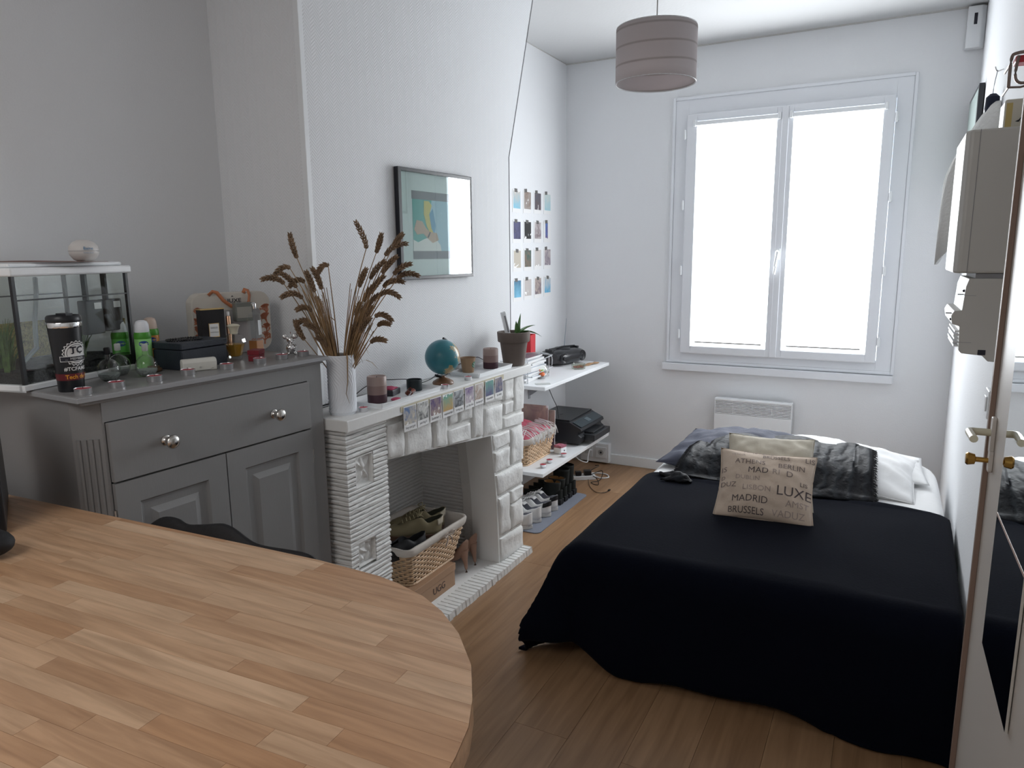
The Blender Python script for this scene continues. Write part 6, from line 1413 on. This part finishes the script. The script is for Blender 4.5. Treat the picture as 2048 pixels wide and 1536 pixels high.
# door leaf standing open against the wall
DR = bpy.data.objects.new('door_1', None); COL.objects.link(DR); struct(DR); DR.location = (.235, 1.97, 0); DR.rotation_euler = (0, 0, R(.6))
M_door = mat('ivory_door_paint', (.56, .52, .48), .4)
MB().box((0, -.78, .008), (.038, 0, 2.04)).build('leaf', M_door, DR, bevel=.002)
MB().box((-.011, -.018, .008), (-.0002, .0, 2.04)).build('edge_strip', mat('brown_seal', (.24, .165, .13), .5), DR, bevel=.001)
hd = MB().prism([(-.014+x, y) for x, y in rrect(.028, .085, .008)], -.009, -.0003, Matrix(((0, 0, 1, 0), (1, 0, 0, -.055), (0, 1, 0, 1.090), (0, 0, 0, 1)))).build('handle_plate', M_door, DR, bevel=.002)
mb = MB(); mb.tube(cr([(-.008, -.055, 1.138), (-.036, -.055, 1.138), (-.048, -.060, 1.139), (-.052, -.075, 1.140), (-.050, -.145, 1.140)], 4), [.0085]*17, 12); mb.build('lever', mat('cream_handle', (.60, .57, .44), .25), hd, smooth=True)
MB().prism([(-.014+x, y) for x, y in rrect(.028, .05, .008)], -.009, -.0003, Matrix(((0, 0, 1, 0), (1, 0, 0, -.062), (0, 1, 0, 1.048), (0, 0, 0, 1)))).build('lock_plate', M_door, DR, bevel=.002)
MB().lathe([(.006, 0), (.006, .024), (.012, .026), (.015, .040), (.012, .044), (0, .045)], 18, T=TR((-.009, -.062, 1.074), ry=-PI/2)).build('lock_knob', mat('brass', (.46, .27, .07), .25, .9), DR, smooth=True)
MR = thing('mirror', 'tall frameless mirror fixed on the open door, reflecting the bed', 'mirror', (.2335, 1.97, 0), R(.6))
M_mir = mat('mirror_silver', (.86, .90, .90), .015, 1)
MB().box((-.005, -.575, 1.012), (-.0005, -.245, 1.75)).build('upper_panel', M_mir, MR)
MB().box((-.005, -.575, .715), (-.0005, -.245, 1.006)).build('lower_panel', M_mir, MR)
MB().box((-.0055, -.575, 1.006), (-.0005, -.245, 1.012)).build('joint_strip', mat('pinkish_strip', (.50, .38, .34), .4), MR)
# ------------------------------------------------------------------ chair with jacket behind the worktop
CH = thing('chair', 'dark wooden chair tucked behind the worktop, mostly hidden', 'chair', (-1.34, .88, 0))
M_dw = mat('dark_chair_wood', (.05, .03, .02), .5)
MB().box((-.20, -.20, .43), (.20, .20, .46)).build('seat', M_dw, CH, bevel=.01)
for x, y, h in ((-.18, -.18, .43), (.18, -.18, .43), (-.18, .19, .86), (.18, .19, .82)): MB().box((x-.017, y-.017, 0), (x+.017, y+.017, h)).build('leg', M_dw, CH, bevel=.003)
mb = MB(); mb.box((-.17, .18, .72), (.17, .20, .80)); mb.box((-.17, .18, .56), (.17, .20, .62)); mb.build('backrest', M_dw, CH, bevel=.004)
def jk(u, v):
    x = -.30+.56*u; top = .912-.045*max(0, (u-.35))**1.3-.25*max(0, .22-u)**1.0-.02; a = (v-.5)*2
    th = .055+.02*nz(u*4, v*3); y = .19+th*math.sin(a*PI/2)*1.0; 
    z = top+.012*math.sin(u*15)-(.42*abs(a)**1.6)+.01*nz(u*6, v*6)
    return (x+.012*nz(v*4, u*3), y, z)
JK = MB(); JK.grid(jk, 40, 40); JK = JK.build('jacket', mat('black_jacket', (.012, .012, .014), .7, bump=.4, bscale=30), None, smooth=True, angle=180, solid=.008); JK.location = (-1.34, .905, .028)
tag(JK, 'black jacket draped over the chair back behind the worktop', 'jacket')
# things cut by the left frame edge
t = thing('screen', 'thin dark screen standing on the worktop at the left picture edge', 'screen', (-1.700, .796, .950), R(-28))
MB().box((-.30, -.010, .006), (0, .010, .28)).build('panel', M_black, t, bevel=.004); MB().box((-.295, -.008, 0), (-.005, .008, .006)).build('rubber_foot', M_blackm, t)
t = thing('pouch', 'rounded black item lying on the worktop at the left picture edge', 'pouch', (-1.600, .715, .950), R(20))
mb = MB(); mb.sphere((0, 0, .030), .055, 20, 12, sc=(1.1, .75, .52)); mb.build('body', M_blackm, t, smooth=True)
